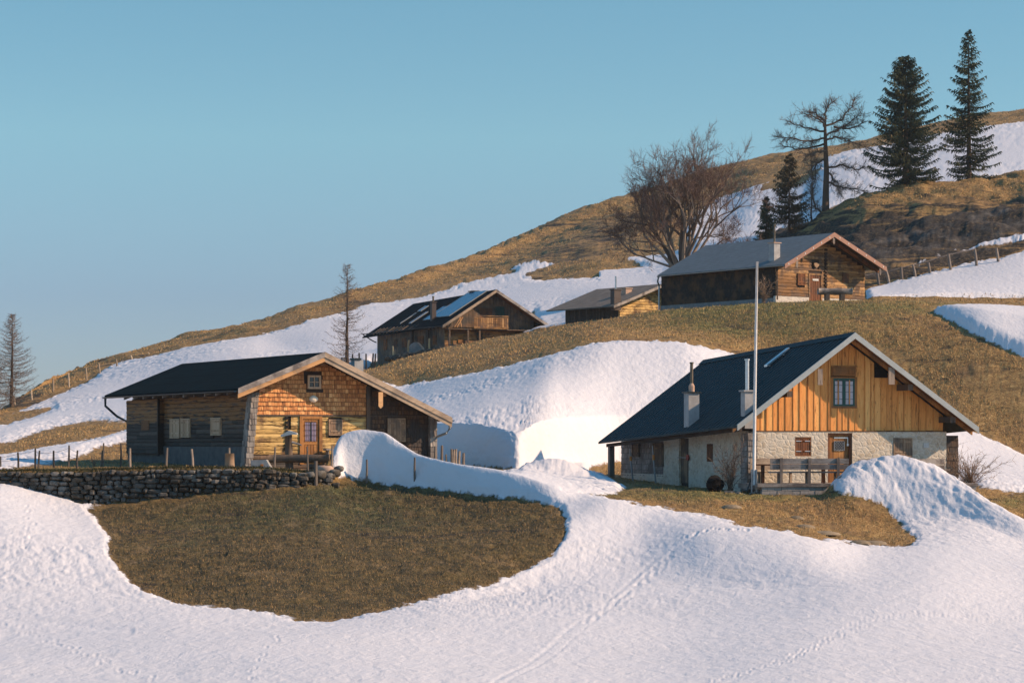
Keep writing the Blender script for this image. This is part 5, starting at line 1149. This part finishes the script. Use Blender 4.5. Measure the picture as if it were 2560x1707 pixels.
def log_trough(label, px0, px1, py, D, r, legs, th, zg=None):
    x0, y0, z0 = P(px0, py, D); L = (px1 - px0) / F * D / cos(th); t = thing('log_trough', label, 'trough', (x0, y0, z0 - r * (1.2 if legs else 1.0)), th); h0 = r * (1.2 if legs else 1.0)
    mb = MB(); n = 14; vs = []; fs = []; NS = 8
    for i in range(NS + 1):
        rr = r * (1 + .05 * sin(i * 1.7)); xx = L * i / NS
        for j in range(n): a = 2 * pi * j / n; zz = rr * sin(a); vs.append((xx, rr * cos(a), h0 + (min(zz, rr * .62))))
    for i in range(NS):
        for j in range(n): fs.append((i * n + j, i * n + (j + 1) % n, (i + 1) * n + (j + 1) % n, (i + 1) * n + j))
    fs += [tuple(range(n)), tuple(range(NS * n, (NS + 1) * n))[::-1]]; mb.add(vs, fs, .4); mb.build('trough', M['wood_gray'] if legs else M['old_wood'], t, True)
    mb = MB(); mb.tube([(L + .002, 0, h0 - .02), (L + .03, 0, h0 - .02)], [r * .9, r * .86], 14, .9); mb.tube([(L + .03, 0, h0 - .03), (L + .04, 0, h0 - .03)], [r * .4, r * .3], 12, .1); mb.build('cut_end', M['barge_beige'] if legs else M['old_wood'], t)
    for a in legs: mb = MB(); mb.box(a, a + .3, -.25, .25, -.55, h0 - r * .8, .3); mb.build('leg', M['old_wood'], t)
    return t
log_trough('dark hollowed log trough lying before the yellow log wall and door of the shingled hut', 672, 822, 1144, 99.2, .21, (), .05)
log_trough('gray hollowed log on two stands before the door of the knoll log hut', 2045, 2131, 727, 171, .28, (.5, 1.6), .12)
x, y, _ = P(574, 0, 98.6); gz = ground(574, 98.6); t_ = thing('tree_stump', 'upright pale cut log standing on the wall head left of the gray corner cladding', 'stump', (x, y, gz)); mb = MB(); mb.tube([(0, 0, -.15), (0, 0, (YH - 1133) * 98.6 / F - gz)], [.21, .19], 12, .6); mb.build('stump', M['shutter'], t_, True)
x, y, _ = P(655, 0, 98.6); gz = ground(655, 98.6); t_ = thing('stone_block', 'pale sloping stone slab with an orange spot at the foot of the gray corner cladding', 'stone block', (x, y, gz)); mb = MB(); mb.prism([(-.42, -.1), (.46, -.1), (.42, .05), (.3, .25), (.2, .42), (-.42, .4)], 'y', -.3, .35, .5); mb.build('slab', M['chim'], t_); mb = MB(); mb.prism([(.03 + .07 * cos(a), .2 + .05 * sin(a)) for a in np.linspace(0, 2 * pi, 9)[:-1]], 'y', -.31, -.301, .5); mb.build('orange_spot', M['orange_paint'], t_)
mb = MB(); rockmesh(mb, (0, 0, .12), .38, .25, .2); o = mb.build('boulder', M['chim_pink'], None, True); x, y, _ = P(812, 0, 98.4); o.location = (x, y, ground(812, 98.4)); tag(o, 'pale pinkish boulder under the right end of the dark log trough', 'boulder')

# ------------------------------------------------------------ things around house 2
D = 99.8; x, y, _ = P(1885, 0, D); gz = (YH - 1206) * D / F
t_ = thing('flagpole', 'tall thin white flagpole with flaking paint before the stone hut', 'flagpole', (x, y, gz)); zt = (YH - 654) * D / F - gz
mb = MB(); mb.tube([(0, 0, -.1), (.03, 0, zt * .35), (.08, 0, zt * .7), (.13, 0, zt)], [.07, .066, .058, .05], 10, .5); mb.build('pole', M['white_paint'], t_, True)
mb = MB(); mb.box(-.12, -.08, -.1, .1, -.4, .55, .5); mb.box(.08, .12, -.1, .1, -.4, .55, .5); mb.build('bracket', M['gray_metal'], t_)
mb = MB(); mb.tube([(-.3, 0, -.35), (-.02, 0, .4)], .03, 6); mb.build('strut', M['dark_metal'], t_)
def rect(px0, y0, px1, y1, D):
    a, b = P(px0, y1, D), P(px1, y0, D); return a[0], b[0], a[2], b[2]
# long bench with back boards towards us
D = 100.3; x0, x1, z0, z1 = rect(1926, 1146, 2127, 1206, D); L = x1 - x0; H_ = z1 - z0
t_ = thing('garden_bench', 'long gray wooden bench seen from behind, two back planks on four uprights', 'bench', (x0, D, z0), .12)
for a, b in ((H_ - .46, H_ - .245), (H_ - .22, H_)): 
    mb = MB(); mb.box(0, L, 0, .05, a, b, R.random()); mb.build('back_board', M['wood_gray'], t_)
for px in (1950, 2022, 2096):
    xx = (px - 1926) / F * D; mb = MB(); mb.box(xx, xx + .11, -.06, -.002, -.2, H_ + .03, R.random()); mb.build('upright', M['wood_gray_z'], t_)
    mb = MB(); mb.box(xx, xx + .1, .42, .5, -.2, .4, R.random()); mb.build('leg', M['wood_gray_z'], t_)
mb = MB(); mb.box(0, L, .06, .5, .4, .46, .4); mb.build('seat', M['wood_gray'], t_)
x0, x1, z0, z1 = rect(1892, 1160, 2080, 1206, 101.2); t_ = thing('outdoor_table', 'brown wooden table between the long bench and the stone wall of the hut', 'table', (x0, 101.2, z0), .02); L = x1 - x0
mb = MB(); mb.box(0, L, 0, .7, z1 - z0 - .06, z1 - z0, .4); mb.build('table_top', M['brown_wood'], t_)
for xx in (.25, L - .35):
    for yy in (.08, .55): mb = MB(); mb.box(xx, xx + .09, yy, yy + .09, -.2, z1 - z0 - .06, R.random()); mb.build('leg', M['brown_wood'], t_)
def wall_bench(label, px0, px1, ytop, ybase, m, D=102.3, th=.349):
    x0, x1, z0, z1 = rect(px0, ytop, px1, ybase, D); L = (x1 - x0) / cos(th); t = thing('wall_bench', label, 'bench', (x0, D, z0), th, 'benches along the stone wall')
    H_ = z1 - z0
    for a, b in ((H_ - .5, H_ - .27), (H_ - .24, H_)): mb = MB(); mb.box(0, L, .0, .04, a, b, R.random()); mb.build('back_board', m, t)
    mb = MB(); mb.box(0, L, -.42, -.0, .42, .47, .6); mb.build('seat', m, t)
    for xx in (.2, L - .3): mb = MB(); mb.box(xx, xx + .1, -.38, -.3, -.4, .42, R.random()); mb.build('leg', m, t)
wall_bench('sunlit pale plank bench against the stone wall behind the flagpole', 1876, 1985, 1145, 1206, M['barge_beige'], 102.2)
wall_bench('gray plank bench against the stone wall right of the door, behind the snow bank', 2146, 2258, 1147, 1206, M['wood_gray'], 103.6)
wall_bench('dark gray plank bench under the pale shutter at the right end of the stone wall', 2272, 2368, 1147, 1200, M['wood_gray'], 104.3)
def block_wall(label, px0, px1, ytop, ybase, D, steps=()):
    x0, x1, z0, z1 = rect(px0, ytop, px1, ybase, D); t = thing('block_wall', label, 'retaining wall', (x0, D, z0), .17); z = -.4; r_ = 0; mb = MB(); n = max(2, round((z1 - z0) / .17)); hh = (z1 - z0) / n
    z = -2 * hh; r_ = 0
    while z < z1 - z0 - .02:
        xx = -R.uniform(0, .2) if r_ % 2 else 0; xe = x1 - x0 + max(0, (n - r_ - 1)) * (.25 if steps else 0)
        while xx < xe:
            w_ = R.uniform(.26, .36); mb.box(max(xx, 0) + .006, min(xx + w_, xe) - .006, R.uniform(-.012, .012), 1.2, z + .006, z + hh - .004, R.random()); xx += w_
        z += hh; r_ += 1
    mb.build('block_course', M['block'], t); return t, x1 - x0, z1 - z0
t_, L, H_ = block_wall('low gray concrete block wall under the timber edge of the terrace before the stone hut', 1905, 2075, 1217, 1236, 99.4); mb = MB(); mb.box(-.2, L + .1, -.06, .2, H_ + .002, H_ + .14, .4); mb.build('edge_beam', M['wood_gray'], t_); mb = MB(); mb.box(-.2, L + 3.5, .2, 3.0, H_ - .1, H_ + .12, .4); mb.build('deck', M['wood_gray'], t_)
t_, L, H_ = block_wall('stepped gray block wall and steps at the right end of the stone hut terrace', 2372, 2445, 1214, 1242, 101.2, (1,)); mb = MB(); mb.box(-.05, L + .05, -.05, 1.2, H_ + .002, H_ + .1, .4); mb.build('edge_beam', M['wood_gray'], t_)
# props, basket, boards on the side
for px, yt, yb, lab in ((1577, 1106, 1210, 'left thin steel prop with an orange collar under the far eave of the stone hut'), (1634, 1106, 1210, 'right thin steel prop with an orange collar, leaning under the eave of the stone hut')):
    yy = h2.hit(px, 1160, 'x', -.75)[1]; X_, Y_, _ = h2.world(-.75, yy); gz = gxy(X_, Y_); t_ = thing('steel_prop', lab, 'prop', (X_, Y_, gz), 0, 'steel props under the eave'); H_ = h2.world(0, 0, 2.3 - .72 * yy / 14)[2] - gz
    mb = MB(); mb.tube([(.1, 0, -.05), (0, 0, H_ * .62)], .045, 6, .4); mb.build('lower_tube', M['gray_metal'], t_); mb = MB(); mb.tube([(0, 0, H_ * .62), (-.05, 0, H_)], .03, 6, .4); mb.build('upper_tube', M['gray_metal'], t_); mb = MB(); mb.tube([(.0, 0, H_ * .62), (0, 0, H_ * .76)], .06, 8, .4); mb.build('collar', M['orange_paint'], t_)
X_, Y_, Z_ = P(1790, 1203, 102.4); gz = gxy(X_, Y_); t_ = thing('wicker_basket', 'round black wicker basket lying on its side against the stone side wall', 'basket', (X_, Y_, gz + .33), .5); mb = MB()
for k in range(5): rr = .42 - .02 * k; mb.tube([(rr * cos(a), -.05 * k + .1, rr * .72 * sin(a)) for a in np.linspace(0, 2 * pi, 20)], .022, 5, .3, False)
for a in np.linspace(0, 2 * pi, 16)[:-1]: mb.tube([(.43 * cos(a), .12, .31 * sin(a)), (.36 * cos(a), -.14, .26 * sin(a)), (0, -.2, 0)], .012, 4, .3)
mb.build('wickerwork', M['black'], t_); mb = MB(); mb.tube([(0, .1, 0), (0, .14, 0)], [.41, .40], 16, .1); mb.build('basket_bottom', M['black'], t_)
# scattered wood and stones at the pole foot
for i in range(9):
    px = R.uniform(1820, 1905); D = 99.2 + R.uniform(0, .8); x, y, _ = P(px, 0, D); mb = MB()
    if i % 3: mb.box(-.2, .2, -.04, .04, 0, .06, R.random())
    else: rockmesh(mb, (0, 0, .04), .12, .1, .07)
    o = mb.build('wood_scrap' if i % 3 else 'stone', M['wood_gray'] if i % 3 else M['rock'], None); o.location = (x, y, ground(px, D) + .02); o.rotation_euler = (0, R.uniform(-.2, .2), R.uniform(0, 3))
    tag(o, 'short weathered wood scrap lying at the foot of the flagpole' if i % 3 else 'small gray stone lying at the foot of the flagpole', 'wood scrap' if i % 3 else 'stone', 'wood scraps at the flagpole foot' if i % 3 else 'stones at the flagpole foot')
for px, py, D, s_ in ((2060, 1305, 88.5, .4), (2010, 1280, 90, .3), (2190 - 10, 1300, 88.3, .42), (2150, 1318, 87.2, .3), (1830, 1248, 93.6, .28), (1990, 1252, 92.5, .25)):
    x, y, _ = P(px, 0, D); mb = MB(); vs = []; n = 10
    for i in range(4):
        for j in range(n): a = 2 * pi * j / n; f_ = i / 3 * pi / 2; vs.append((s_ * 1.5 * cos(f_) * cos(a) * R.uniform(.9, 1.1), s_ * cos(f_) * sin(a), .15 * sin(f_) + R.uniform(0, .02)))
    mb.add(vs, [(i * n + j, i * n + (j + 1) % n, (i + 1) * n + (j + 1) % n, (i + 1) * n + j) for i in range(3) for j in range(n)], R.random()); o = mb.build('molehill', plain('molehill_earth', (.22, .17, .11), .95, 0, .4, 6, .6), None, True); o.location = (x, y, ground(px, D) - .03)
    tag(o, 'low grayish earth mound in the brown grass before the snow bank', 'molehill', 'earth mounds in the grass before the stone hut')

# ------------------------------------------------------------ trees and shrubs
def tree_mat(name, stops, rough=.85):
    m, t, b = mat(name, rough, 0, .15); g = NT(t); t.links.new(g.ramp(g.attr('tone'), stops), b.inputs['Base Color']); return m
BARK = tree_mat('conifer_bark', [(0, (.05, .035, .025)), (.6, (.12, .08, .055)), (1, (.22, .15, .10))])
BARK_GRAY = tree_mat('beech_bark', [(0, (.10, .075, .06)), (.6, (.20, .155, .125)), (1, (.32, .26, .21))])
NEEDLE = tree_mat('spruce_needles', [(0, (.022, .04, .03)), (.45, (.05, .072, .045)), (.75, (.10, .11, .055)), (1, (.22, .17, .085))])
NEEDLE2 = tree_mat('warm_spruce_needles', [(0, (.04, .04, .025)), (.5, (.085, .08, .045)), (1, (.2, .15, .09))])
TWIG_RED = tree_mat('reddish_twigs', [(0, (.08, .052, .042)), (.5, (.15, .095, .072)), (1, (.27, .17, .13))])
TWIG_GRAY = tree_mat('larch_twigs', [(0, (.09, .06, .045)), (.5, (.17, .12, .09)), (1, (.27, .20, .145))])
TWIG_TAN = tree_mat('shrub_twigs', [(0, (.12, .07, .045)), (.5, (.26, .17, .11)), (1, (.42, .30, .2))])

class Soup:
    def __init__(s): s.v = []; s.t = []
    def tri(s, a, b, c, tone): s.v += [a, b, c]; s.t.append(tone)
    def twig(s, p, q, w_, tone, rng):
        """a thin three sided spike from p to q"""
        d = q - p; u = np.cross(d, rng.normal(size=3)); u /= (np.linalg.norm(u) + 1e-9); v = np.cross(d, u); v /= (np.linalg.norm(v) + 1e-9)
        a, b, c = p + u * w_, p - u * w_ * .5 + v * w_ * .87, p - u * w_ * .5 - v * w_ * .87
        s.tri(a, b, q, tone); s.tri(b, c, q, tone); s.tri(c, a, q, tone)
    def build(s, name, m, parent):
        n = len(s.t); co = np.array(s.v, 'f').reshape(-1); me = bpy.data.meshes.new(name); me.vertices.add(3 * n); me.vertices.foreach_set('co', co); me.loops.add(3 * n); me.polygons.add(n)
        me.loops.foreach_set('vertex_index', np.arange(3 * n, dtype='i')); me.polygons.foreach_set('loop_start', np.arange(0, 3 * n, 3, dtype='i')); me.update(calc_edges=True)
        a = me.attributes.new('tone', 'FLOAT', 'FACE'); a.data.foreach_set('value', np.clip(np.array(s.t, 'f'), 0, 1)); me.materials.append(m); o = bpy.data.objects.new(name, me); COL.objects.link(o); o.parent = parent; return o
def root(name, label, px, D, group=None, sink=.2, zz=None):
    x, y, _ = P(px, 0, D); z = ground(px, D) - sink if zz is None else zz; return thing(name, label, 'tree' if 'shrub' not in name and 'bush' not in name else 'shrub', (x, y, z), 0, group)
def conifer(px, D, ytop, rad, label, seed, dens=1.0, mat_n=None, name='spruce_tree', bare=.06, lean=0., shape=.8, droop=.28, trunk=.26, group=None, blunt=0., gap=0.):
    rng = np.random.default_rng(seed); t = root(name, label, px, D, group); H_ = (YH - ytop) * D / F - t.location[2]; rr = rad * D / F
    mb = MB(); n = 12; mb.tube([(lean * (i / n) ** 1.5 + rng.normal() * .02, rng.normal() * .02, H_ * i / n) for i in range(n + 1)], [trunk * (1 - .96 * i / n) for i in range(n + 1)], 8, .4); mb.build('trunk', BARK, t, True)
    so = Soup(); nb = int(H_ / .26 * 5 * dens)
    for k in range(nb):
        f_ = bare + (1 - bare) * (k + rng.random()) / nb; f_ = min(f_, .995); z0 = H_ * f_
        if gap and rng.random() < gap: continue
        L = rr * ((1 - f_) ** shape * (1 - blunt) + blunt * np.sqrt(max(0, 1 - f_ ** 3))) * rng.uniform(.42, 1.22) * min(1, .62 + f_ / .35) + .12
        az = rng.uniform(0, 2 * pi); dirx, diry = cos(az), sin(az); up = .22 * f_ - droop * (1 - f_); ns = max(4, int(L / .17)); p0 = np.array([lean * f_ ** 1.5, 0, z0]); prev = p0; tn0 = rng.normal(.42, .16)
        for i in range(1, ns + 1):
            s_ = i / ns; q = p0 + np.array([dirx * L * s_, diry * L * s_, L * (up * s_ - .22 * s_ * (1 - s_) + .16 * s_ ** 3)]); 
            if i > 1 or True: so.twig(prev, q + (q - prev) * .2, .022 * (1.3 - s_), .1, rng)
            if s_ > .12:
                wl = (.42 * (1 - s_ * .5) + .12) * min(1, L / 1.2 + .3)
                for sd_ in (-1, 1, 0):
                    c = prev + (q - prev) * rng.random(); side = np.array([-diry, dirx, 0]) * sd_ * wl * rng.uniform(.5, 1.2); fw = np.array([dirx, diry, 0]) * wl * rng.uniform(.3, .9); dn = np.array([0, 0, -wl * rng.uniform(.1, .85)])
                    e = c + side + fw * (1 if sd_ else .4) + dn; w_ = rng.uniform(.06, .12); u = np.array([dirx, diry, 0]) * w_; tn = tn0 + rng.normal() * .14 + .2 * s_
                    so.tri(c - u, c + u, e, tn); m_ = (c + e) / 2; so.tri(m_ - u * .3, e + np.array([0, 0, -wl * .35]) + rng.normal(size=3) * .04, m_ + np.array([0, 0, w_]), tn)
            prev = q
    so.build('crown', mat_n or NEEDLE, t); return t
def bare_conifer(px, D, ytop, rad, label, seed, dens=1.0, mat_n=None, group=None, bare=.08, trunk=.2, upper=.85, shape=.75, gap=.0, lean=0., name='larch_tree', tw=.75, zz=None):
    rng = np.random.default_rng(seed); t = root(name, label, px, D, group, zz=zz); H_ = (YH - ytop) * D / F - t.location[2]; rr = rad * D / F
    mb = MB(); n = 12; mb.tube([(lean * (i / n) ** 1.5 + rng.normal() * .03, rng.normal() * .03, H_ * i / n) for i in range(n + 1)], [trunk * (1 - .95 * i / n) for i in range(n + 1)], 8, .35); mb.build('trunk', BARK, t, True)
    so = Soup(); nb = int(H_ / .26 * 3.2 * dens)
    for k in range(nb):
        f_ = min(.99, bare + (1 - bare) * (k + rng.random()) / nb); z0 = H_ * f_; L = rr * ((1 - f_) ** shape) * rng.uniform(.35, 1.2) * min(1, .5 + f_ / .4) + .15; az = rng.uniform(0, 2 * pi); dirx, diry = cos(az), sin(az); ns = max(4, int(L / .2)); p0 = np.array([lean * f_ ** 1.5, 0, z0]); prev = p0; up = rng.uniform(-.25, .1) * (1 - f_) + .25 * f_
        for i in range(1, ns + 1):
            s_ = i / ns; q = p0 + np.array([dirx * L * s_, diry * L * s_, L * (up * s_ - .2 * s_ * (1 - s_) + .2 * s_ ** 3)]) + rng.normal(size=3) * .02; so.twig(prev, q + (q - prev) * .3, .028 * (1.25 - s_), .2, rng)
            if s_ > .1:
                for _ in range(int(4 * tw) + 1):
                    c = prev + (q - prev) * rng.random(); d = np.array([dirx * .5, diry * .5, 0]) + rng.normal(size=3) * np.array([.7, .7, .6]); d /= np.linalg.norm(d); so.twig(c, c + d * rng.uniform(.15, .45), .011, rng.normal(.55, .22), rng)
            prev = q
    so.build('crown', mat_n or TWIG_GRAY, t); return t
def branching(so_l, mbt, p, d, L, r, lvl, maxl, rng, spread=.6, upb=.25, twl=.5, grav=0., twn=5, keep=None, crook=.15, cf=(.6, .85), f0=.3):
    """recursive limb: thick levels as tubes, fine ones as spikes"""
    n = 4; pts = [p]; rs = [r]; q = p.copy(); dd = d / np.linalg.norm(d)
    for i in range(n):
        dd = dd + rng.normal(size=3) * crook + np.array([0, 0, upb * .25]); dd /= np.linalg.norm(dd); q = q + dd * L / n; pts.append(q.copy()); rs.append(r * (1 - .5 * (i + 1) / n))
    if r > .035: mbt.tube(pts, rs, 6 if r > .09 else 4, rng.random(), False)
    else:
        for a, b, rr_ in zip(pts[:-1], pts[1:], rs): so_l.twig(a, b + (b - a) * .15, rr_, rng.normal(.35, .15), rng)
    if lvl >= maxl:
        for i in range(1, n + 1):
            for _ in range(twn):
                c = pts[i - 1] + (pts[i] - pts[i - 1]) * rng.random(); e = dd + rng.normal(size=3) * .65; e /= np.linalg.norm(e); e[2] += .2; so_l.twig(c, c + e * twl * rng.uniform(.4, 1.15), .011, rng.normal(.55, .25), rng)
        return
    nb = rng.integers(3, 5)
    for k in range(nb):
        f_ = rng.uniform(f0, 1.0) if k else 1.0; i = min(n - 1, int(f_ * n)); c = pts[i] + (pts[i + 1] - pts[i]) * (f_ * n - i if f_ < 1 else 1); e = dd + rng.normal(size=3) * spread; e /= np.linalg.norm(e); e[2] += upb * .5
        branching(so_l, mbt, c, e, L * rng.uniform(*cf), r * rng.uniform(.42, .6) * (1.2 - .3 * f_), lvl + 1, maxl, rng, spread, upb, twl, grav, twn, keep, crook, cf, f0)

conifer(2264, 246, 140, 100, 'broad dense dark spruce, the left one of the two tall spruces on the crest', 11, 1.9, bare=.01, shape=.6, droop=.2, trunk=.35, group='tall spruces on the hill crest', blunt=.22, gap=.2)
conifer(2422, 249, 74, 84, 'slender tall spruce with see-through crown, the right one of the two on the crest', 23, 1.0, bare=.05, shape=.74, droop=.2, trunk=.3, group='tall spruces on the hill crest', gap=.2)
conifer(1916, 248, 492, 34, 'small dark spruce left of the thin brown conifer behind the log hut', 31, 1.7, bare=.02, shape=.7, droop=.15, trunk=.15)
conifer(1973, 252, 385, 72, 'thin sparse brownish conifer between the small spruce and the crooked larch', 37, 1.5, NEEDLE2, bare=.1, shape=.7, droop=.12, trunk=.15, gap=.3)
bare_conifer(868, 226, 662, 72, 'solitary bare larch behind the ridge of the shingled hut', 41, 1.3, bare=.1, trunk=.2, shape=.62)
bare_conifer(30, 257, 786, 72, 'tall bare twin larch on the far left hill edge', 47, 2.0, bare=.06, trunk=.22, shape=.6, tw=1.1)
bare_conifer(-12, 259, 880, 60, 'shorter bare larch cut by the left edge of the photo', 53, 1.9, bare=.06, trunk=.18, shape=.5, tw=1.1)
bare_conifer(2028, 250.5, 425, 24, 'thin bare stem with short hanging twigs beside the crooked larch', 59, .55, bare=.3, trunk=.11, shape=.3, tw=.8)
# crooked old larch
rng = np.random.default_rng(71); t = root('crooked_larch', 'old crooked bare larch with flat spreading top and hanging boughs on the hill crest', 2064, 249); H_ = (YH - 300) * 249 / F - t.location[2]
k_ = 249 / F; mb = MB(); tp = [(0, 0, -.3), (.03, 0, H_ * .2), (.1, 0, H_ * .45), (.0, 0, H_ * .7), (-.05, 0, H_ * .93), (.0, 0, H_)]; mb.tube(tp, [.42, .34, .28, .22, .14, .06], 9, .4)
so = Soup()
def bough(pts, r, twn=20, twl=.65):
    """main bough along points given in print pixels relative to the trunk foot"""
    pts = [np.array([a * k_, c, H_ - (b - 300) * k_]) for a, b, c in pts]; P_ = []
    for a, b in zip(pts[:-1], pts[1:]):
        for s_ in np.linspace(0, 1, 5)[:-1]: P_.append(a + (b - a) * s_ + rng.normal(size=3) * .06)
    P_.append(pts[-1]); n = len(P_); mb.tube(P_, [r * (1 - .85 * i / n) for i in range(n)], 5, rng.random(), False)
    for i in range(2, n):
        for _ in range(5):
            c = P_[i - 1] + (P_[i] - P_[i - 1]) * rng.random(); d = (P_[i] - P_[i - 1]); d /= np.linalg.norm(d); e = d + rng.normal(size=3) * .8; e /= np.linalg.norm(e); L = rng.uniform(.5, 1.4); e2 = c + e * L; so.twig(c, e2, .024, rng.normal(.35, .15), rng)
            for _ in range(twn): s_ = rng.random(); u = c + (e2 - c) * s_; v = e + rng.normal(size=3) * .7 + np.array([0, 0, .1]); v /= np.linalg.norm(v); so.twig(u, u + v * rng.uniform(.15, twl), .011, rng.normal(.55, .22), rng)
for bg_ in ([(0,345,0),(-40,355,-.5),(-90,350,-1),(-130,345,-1.4)], [(0,330,0),(-50,318,.5),(-95,300,1)], [(0,305,0),(-25,285,0),(-45,283,-.4)], [(0,360,0),(-60,372,.6),(-105,362,1)], [(0,315,0),(40,300,.3),(62,270,0),(72,248,0)], [(20,318,0),(60,322,.5),(105,300,1)], [(0,350,0),(30,345,-.5),(55,355,-1),(100,372,-1)],
            [(0,340,0),(35,318,.6),(70,300,1),(95,280,1)], [(0,420,0),(40,412,-.6),(70,428,-1),(110,420,-1.2)], [(0,450,0),(30,470,0),(60,468,.4),(100,475,.6)], [(0,430,0),(28,450,.8),(38,480,1)], [(0,535,0),(-25,520,0),(-32,490,0),(-30,440,.2),(-38,380,.2)], [(-5,400,0),(-22,410,0),(-30,460,-.3)], [(0,375,0),(-30,385,-.8),(-55,400,-1.2)], [(0,300,0),(5,270,0),(18,255,0)], [(0,320,0),(-20,300,-.7),(-60,285,-1)]): bough(bg_, .12)
mb.build('trunk', BARK, t, True); so.build('crown', TWIG_GRAY, t)
# big bare beech behind the log hut
rng = np.random.default_rng(83); D = 214; x, y, _ = P(1702, 0, D); t = thing('bare_beech', 'large many-stemmed bare beech with reddish twigs behind the left end of the log hut', 'tree', (x, y, (YH - 668) * D / F)); k_ = D / F
mb = MB(); so = Soup()
for tx, ty, dep, L_, r_ in ((-60, 230, -1, .9, .2), (-20, 300, .5, .9, .24), (25, 305, -.5, .9, .24), (75, 305, 1, .9, .22), (120, 270, 0, .9, .2), (-105, 235, 1, .9, .2), (-160, 150, -.5, .9, .17), (-185, 70, .5, .9, .13), (150, 215, 1.5, .9, .17), (165, 130, -1, .9, .14), (50, 235, 3, .9, .18), (0, 240, -3, .9, .18), (-75, 280, 0, .9, .2), (-130, 200, 2, .9, .17), (150, 60, 2, .8, .12), (100, 200, -3, .9, .16), (-90, 180, -3, .9, .15), (40, 270, -2, .9, .2), (-40, 260, 2.5, .9, .2), (105, 290, 2, .9, .18)):
    tgt = np.array([tx * k_, dep, ty * k_]); d = tgt / np.linalg.norm(tgt); L = np.linalg.norm(tgt) * .5
    p0 = np.array([rng.uniform(-.3, .3) + tx * .004, rng.uniform(-.3, .3), .0]); branching(so, mb, p0, d, L, r_ * .95, 0, 4, rng, .5, .08, .7, twn=2, crook=.09, cf=(.5, .72), f0=.45)
mb.build('trunk', BARK_GRAY, t, True); so.build('crown', TWIG_RED, t)
# shrubs
def shrub(label, px, D, hpx, wpx, n, seed, m, zoff=0., name='bare_shrub', twn=6, up=1.0, zbase=None):
    rng = np.random.default_rng(seed); x, y, _ = P(px, 0, D); z = ground(px, D) if zbase is None else zbase; t = thing(name, label, 'shrub', (x, y, z + zoff)); k = D / F; so = Soup()
    for i in range(n):
        tgt = np.array([rng.normal() * wpx * .33 * k, rng.normal() * wpx * .2 * k, hpx * k * rng.uniform(.45, 1.05) * up]); L = np.linalg.norm(tgt); d = np.array([tgt[0] * .5, tgt[1] * .5, tgt[2]]); d /= np.linalg.norm(d); prev = np.array([rng.normal() * .08, rng.normal() * .08, -.05]); ns = 6
        for j in range(ns):
            s_ = (j + 1) / ns; q = np.array([tgt[0] * s_ ** 1.4, tgt[1] * s_ ** 1.4, tgt[2] * s_ ** .85]) + rng.normal(size=3) * .03 * L; so.twig(prev, q + (q - prev) * .2, .02 * (1.3 - s_), rng.normal(.4, .2), rng)
            for _ in range(twn if j > 0 else 1): c = prev + (q - prev) * rng.random(); e = (q - prev) / (np.linalg.norm(q - prev) + 1e-6) + rng.normal(size=3) * .6; e /= np.linalg.norm(e); so.twig(c, c + e * L * rng.uniform(.08, .28), .008 * (D / 100), rng.normal(.55, .25), rng)
            prev = q
    so.build('stems', m, t); return t
shrub('tangled bare tan bush at the right corner of the stone hut', 2425, 102.5, 90, 130, 46, 91, TWIG_TAN, name='bare_bush')
shrub('tall thin bare stems before the dark corner pillar right of the stone hut', 2385, 102.8, 150, 60, 9, 92, TWIG_TAN, name='bare_bush', twn=2)
shrub('dark bare shrub against the stone side wall beside the wicker basket', 1826, 101.9, 125, 90, 26, 93, TWIG_GRAY)
shrub('pale bare shrub before the black shingled side of the log hut on the knoll', 1910, 171.5, 68, 48, 16, 94, TWIG_TAN, twn=7, zbase=(YH - 762) * 171.5 / F)
shrub('small dark bare shrub on the snow left of the solar chalet', 905, 221.5, 32, 22, 10, 95, TWIG_GRAY)
shrub('tiny bare shrub between the fence posts at the left snow strip', 236, 104, 28, 22, 6, 96, TWIG_GRAY)


# ------------------------------------------------------------ thin haze added round the whole valley to lift the shadows
mb = MB(); mb.box(-1193, 1498, -303, 973, -31.3, 87, .5); hz = mb.build('haze', M['black'], None); hz['kind'] = 'stuff'
m = bpy.data.materials.new('haze_air'); m.use_nodes = True; t = m.node_tree; t.nodes.clear(); v_ = t.nodes.new('ShaderNodeVolumePrincipled'); o_ = t.nodes.new('ShaderNodeOutputMaterial'); t.links.new(v_.outputs[0], o_.inputs['Volume'])
v_.inputs['Color'].default_value = (.80, .90, 1.0, 1); v_.inputs['Density'].default_value = 0.00010; hz.data.materials.clear(); hz.data.materials.append(m)
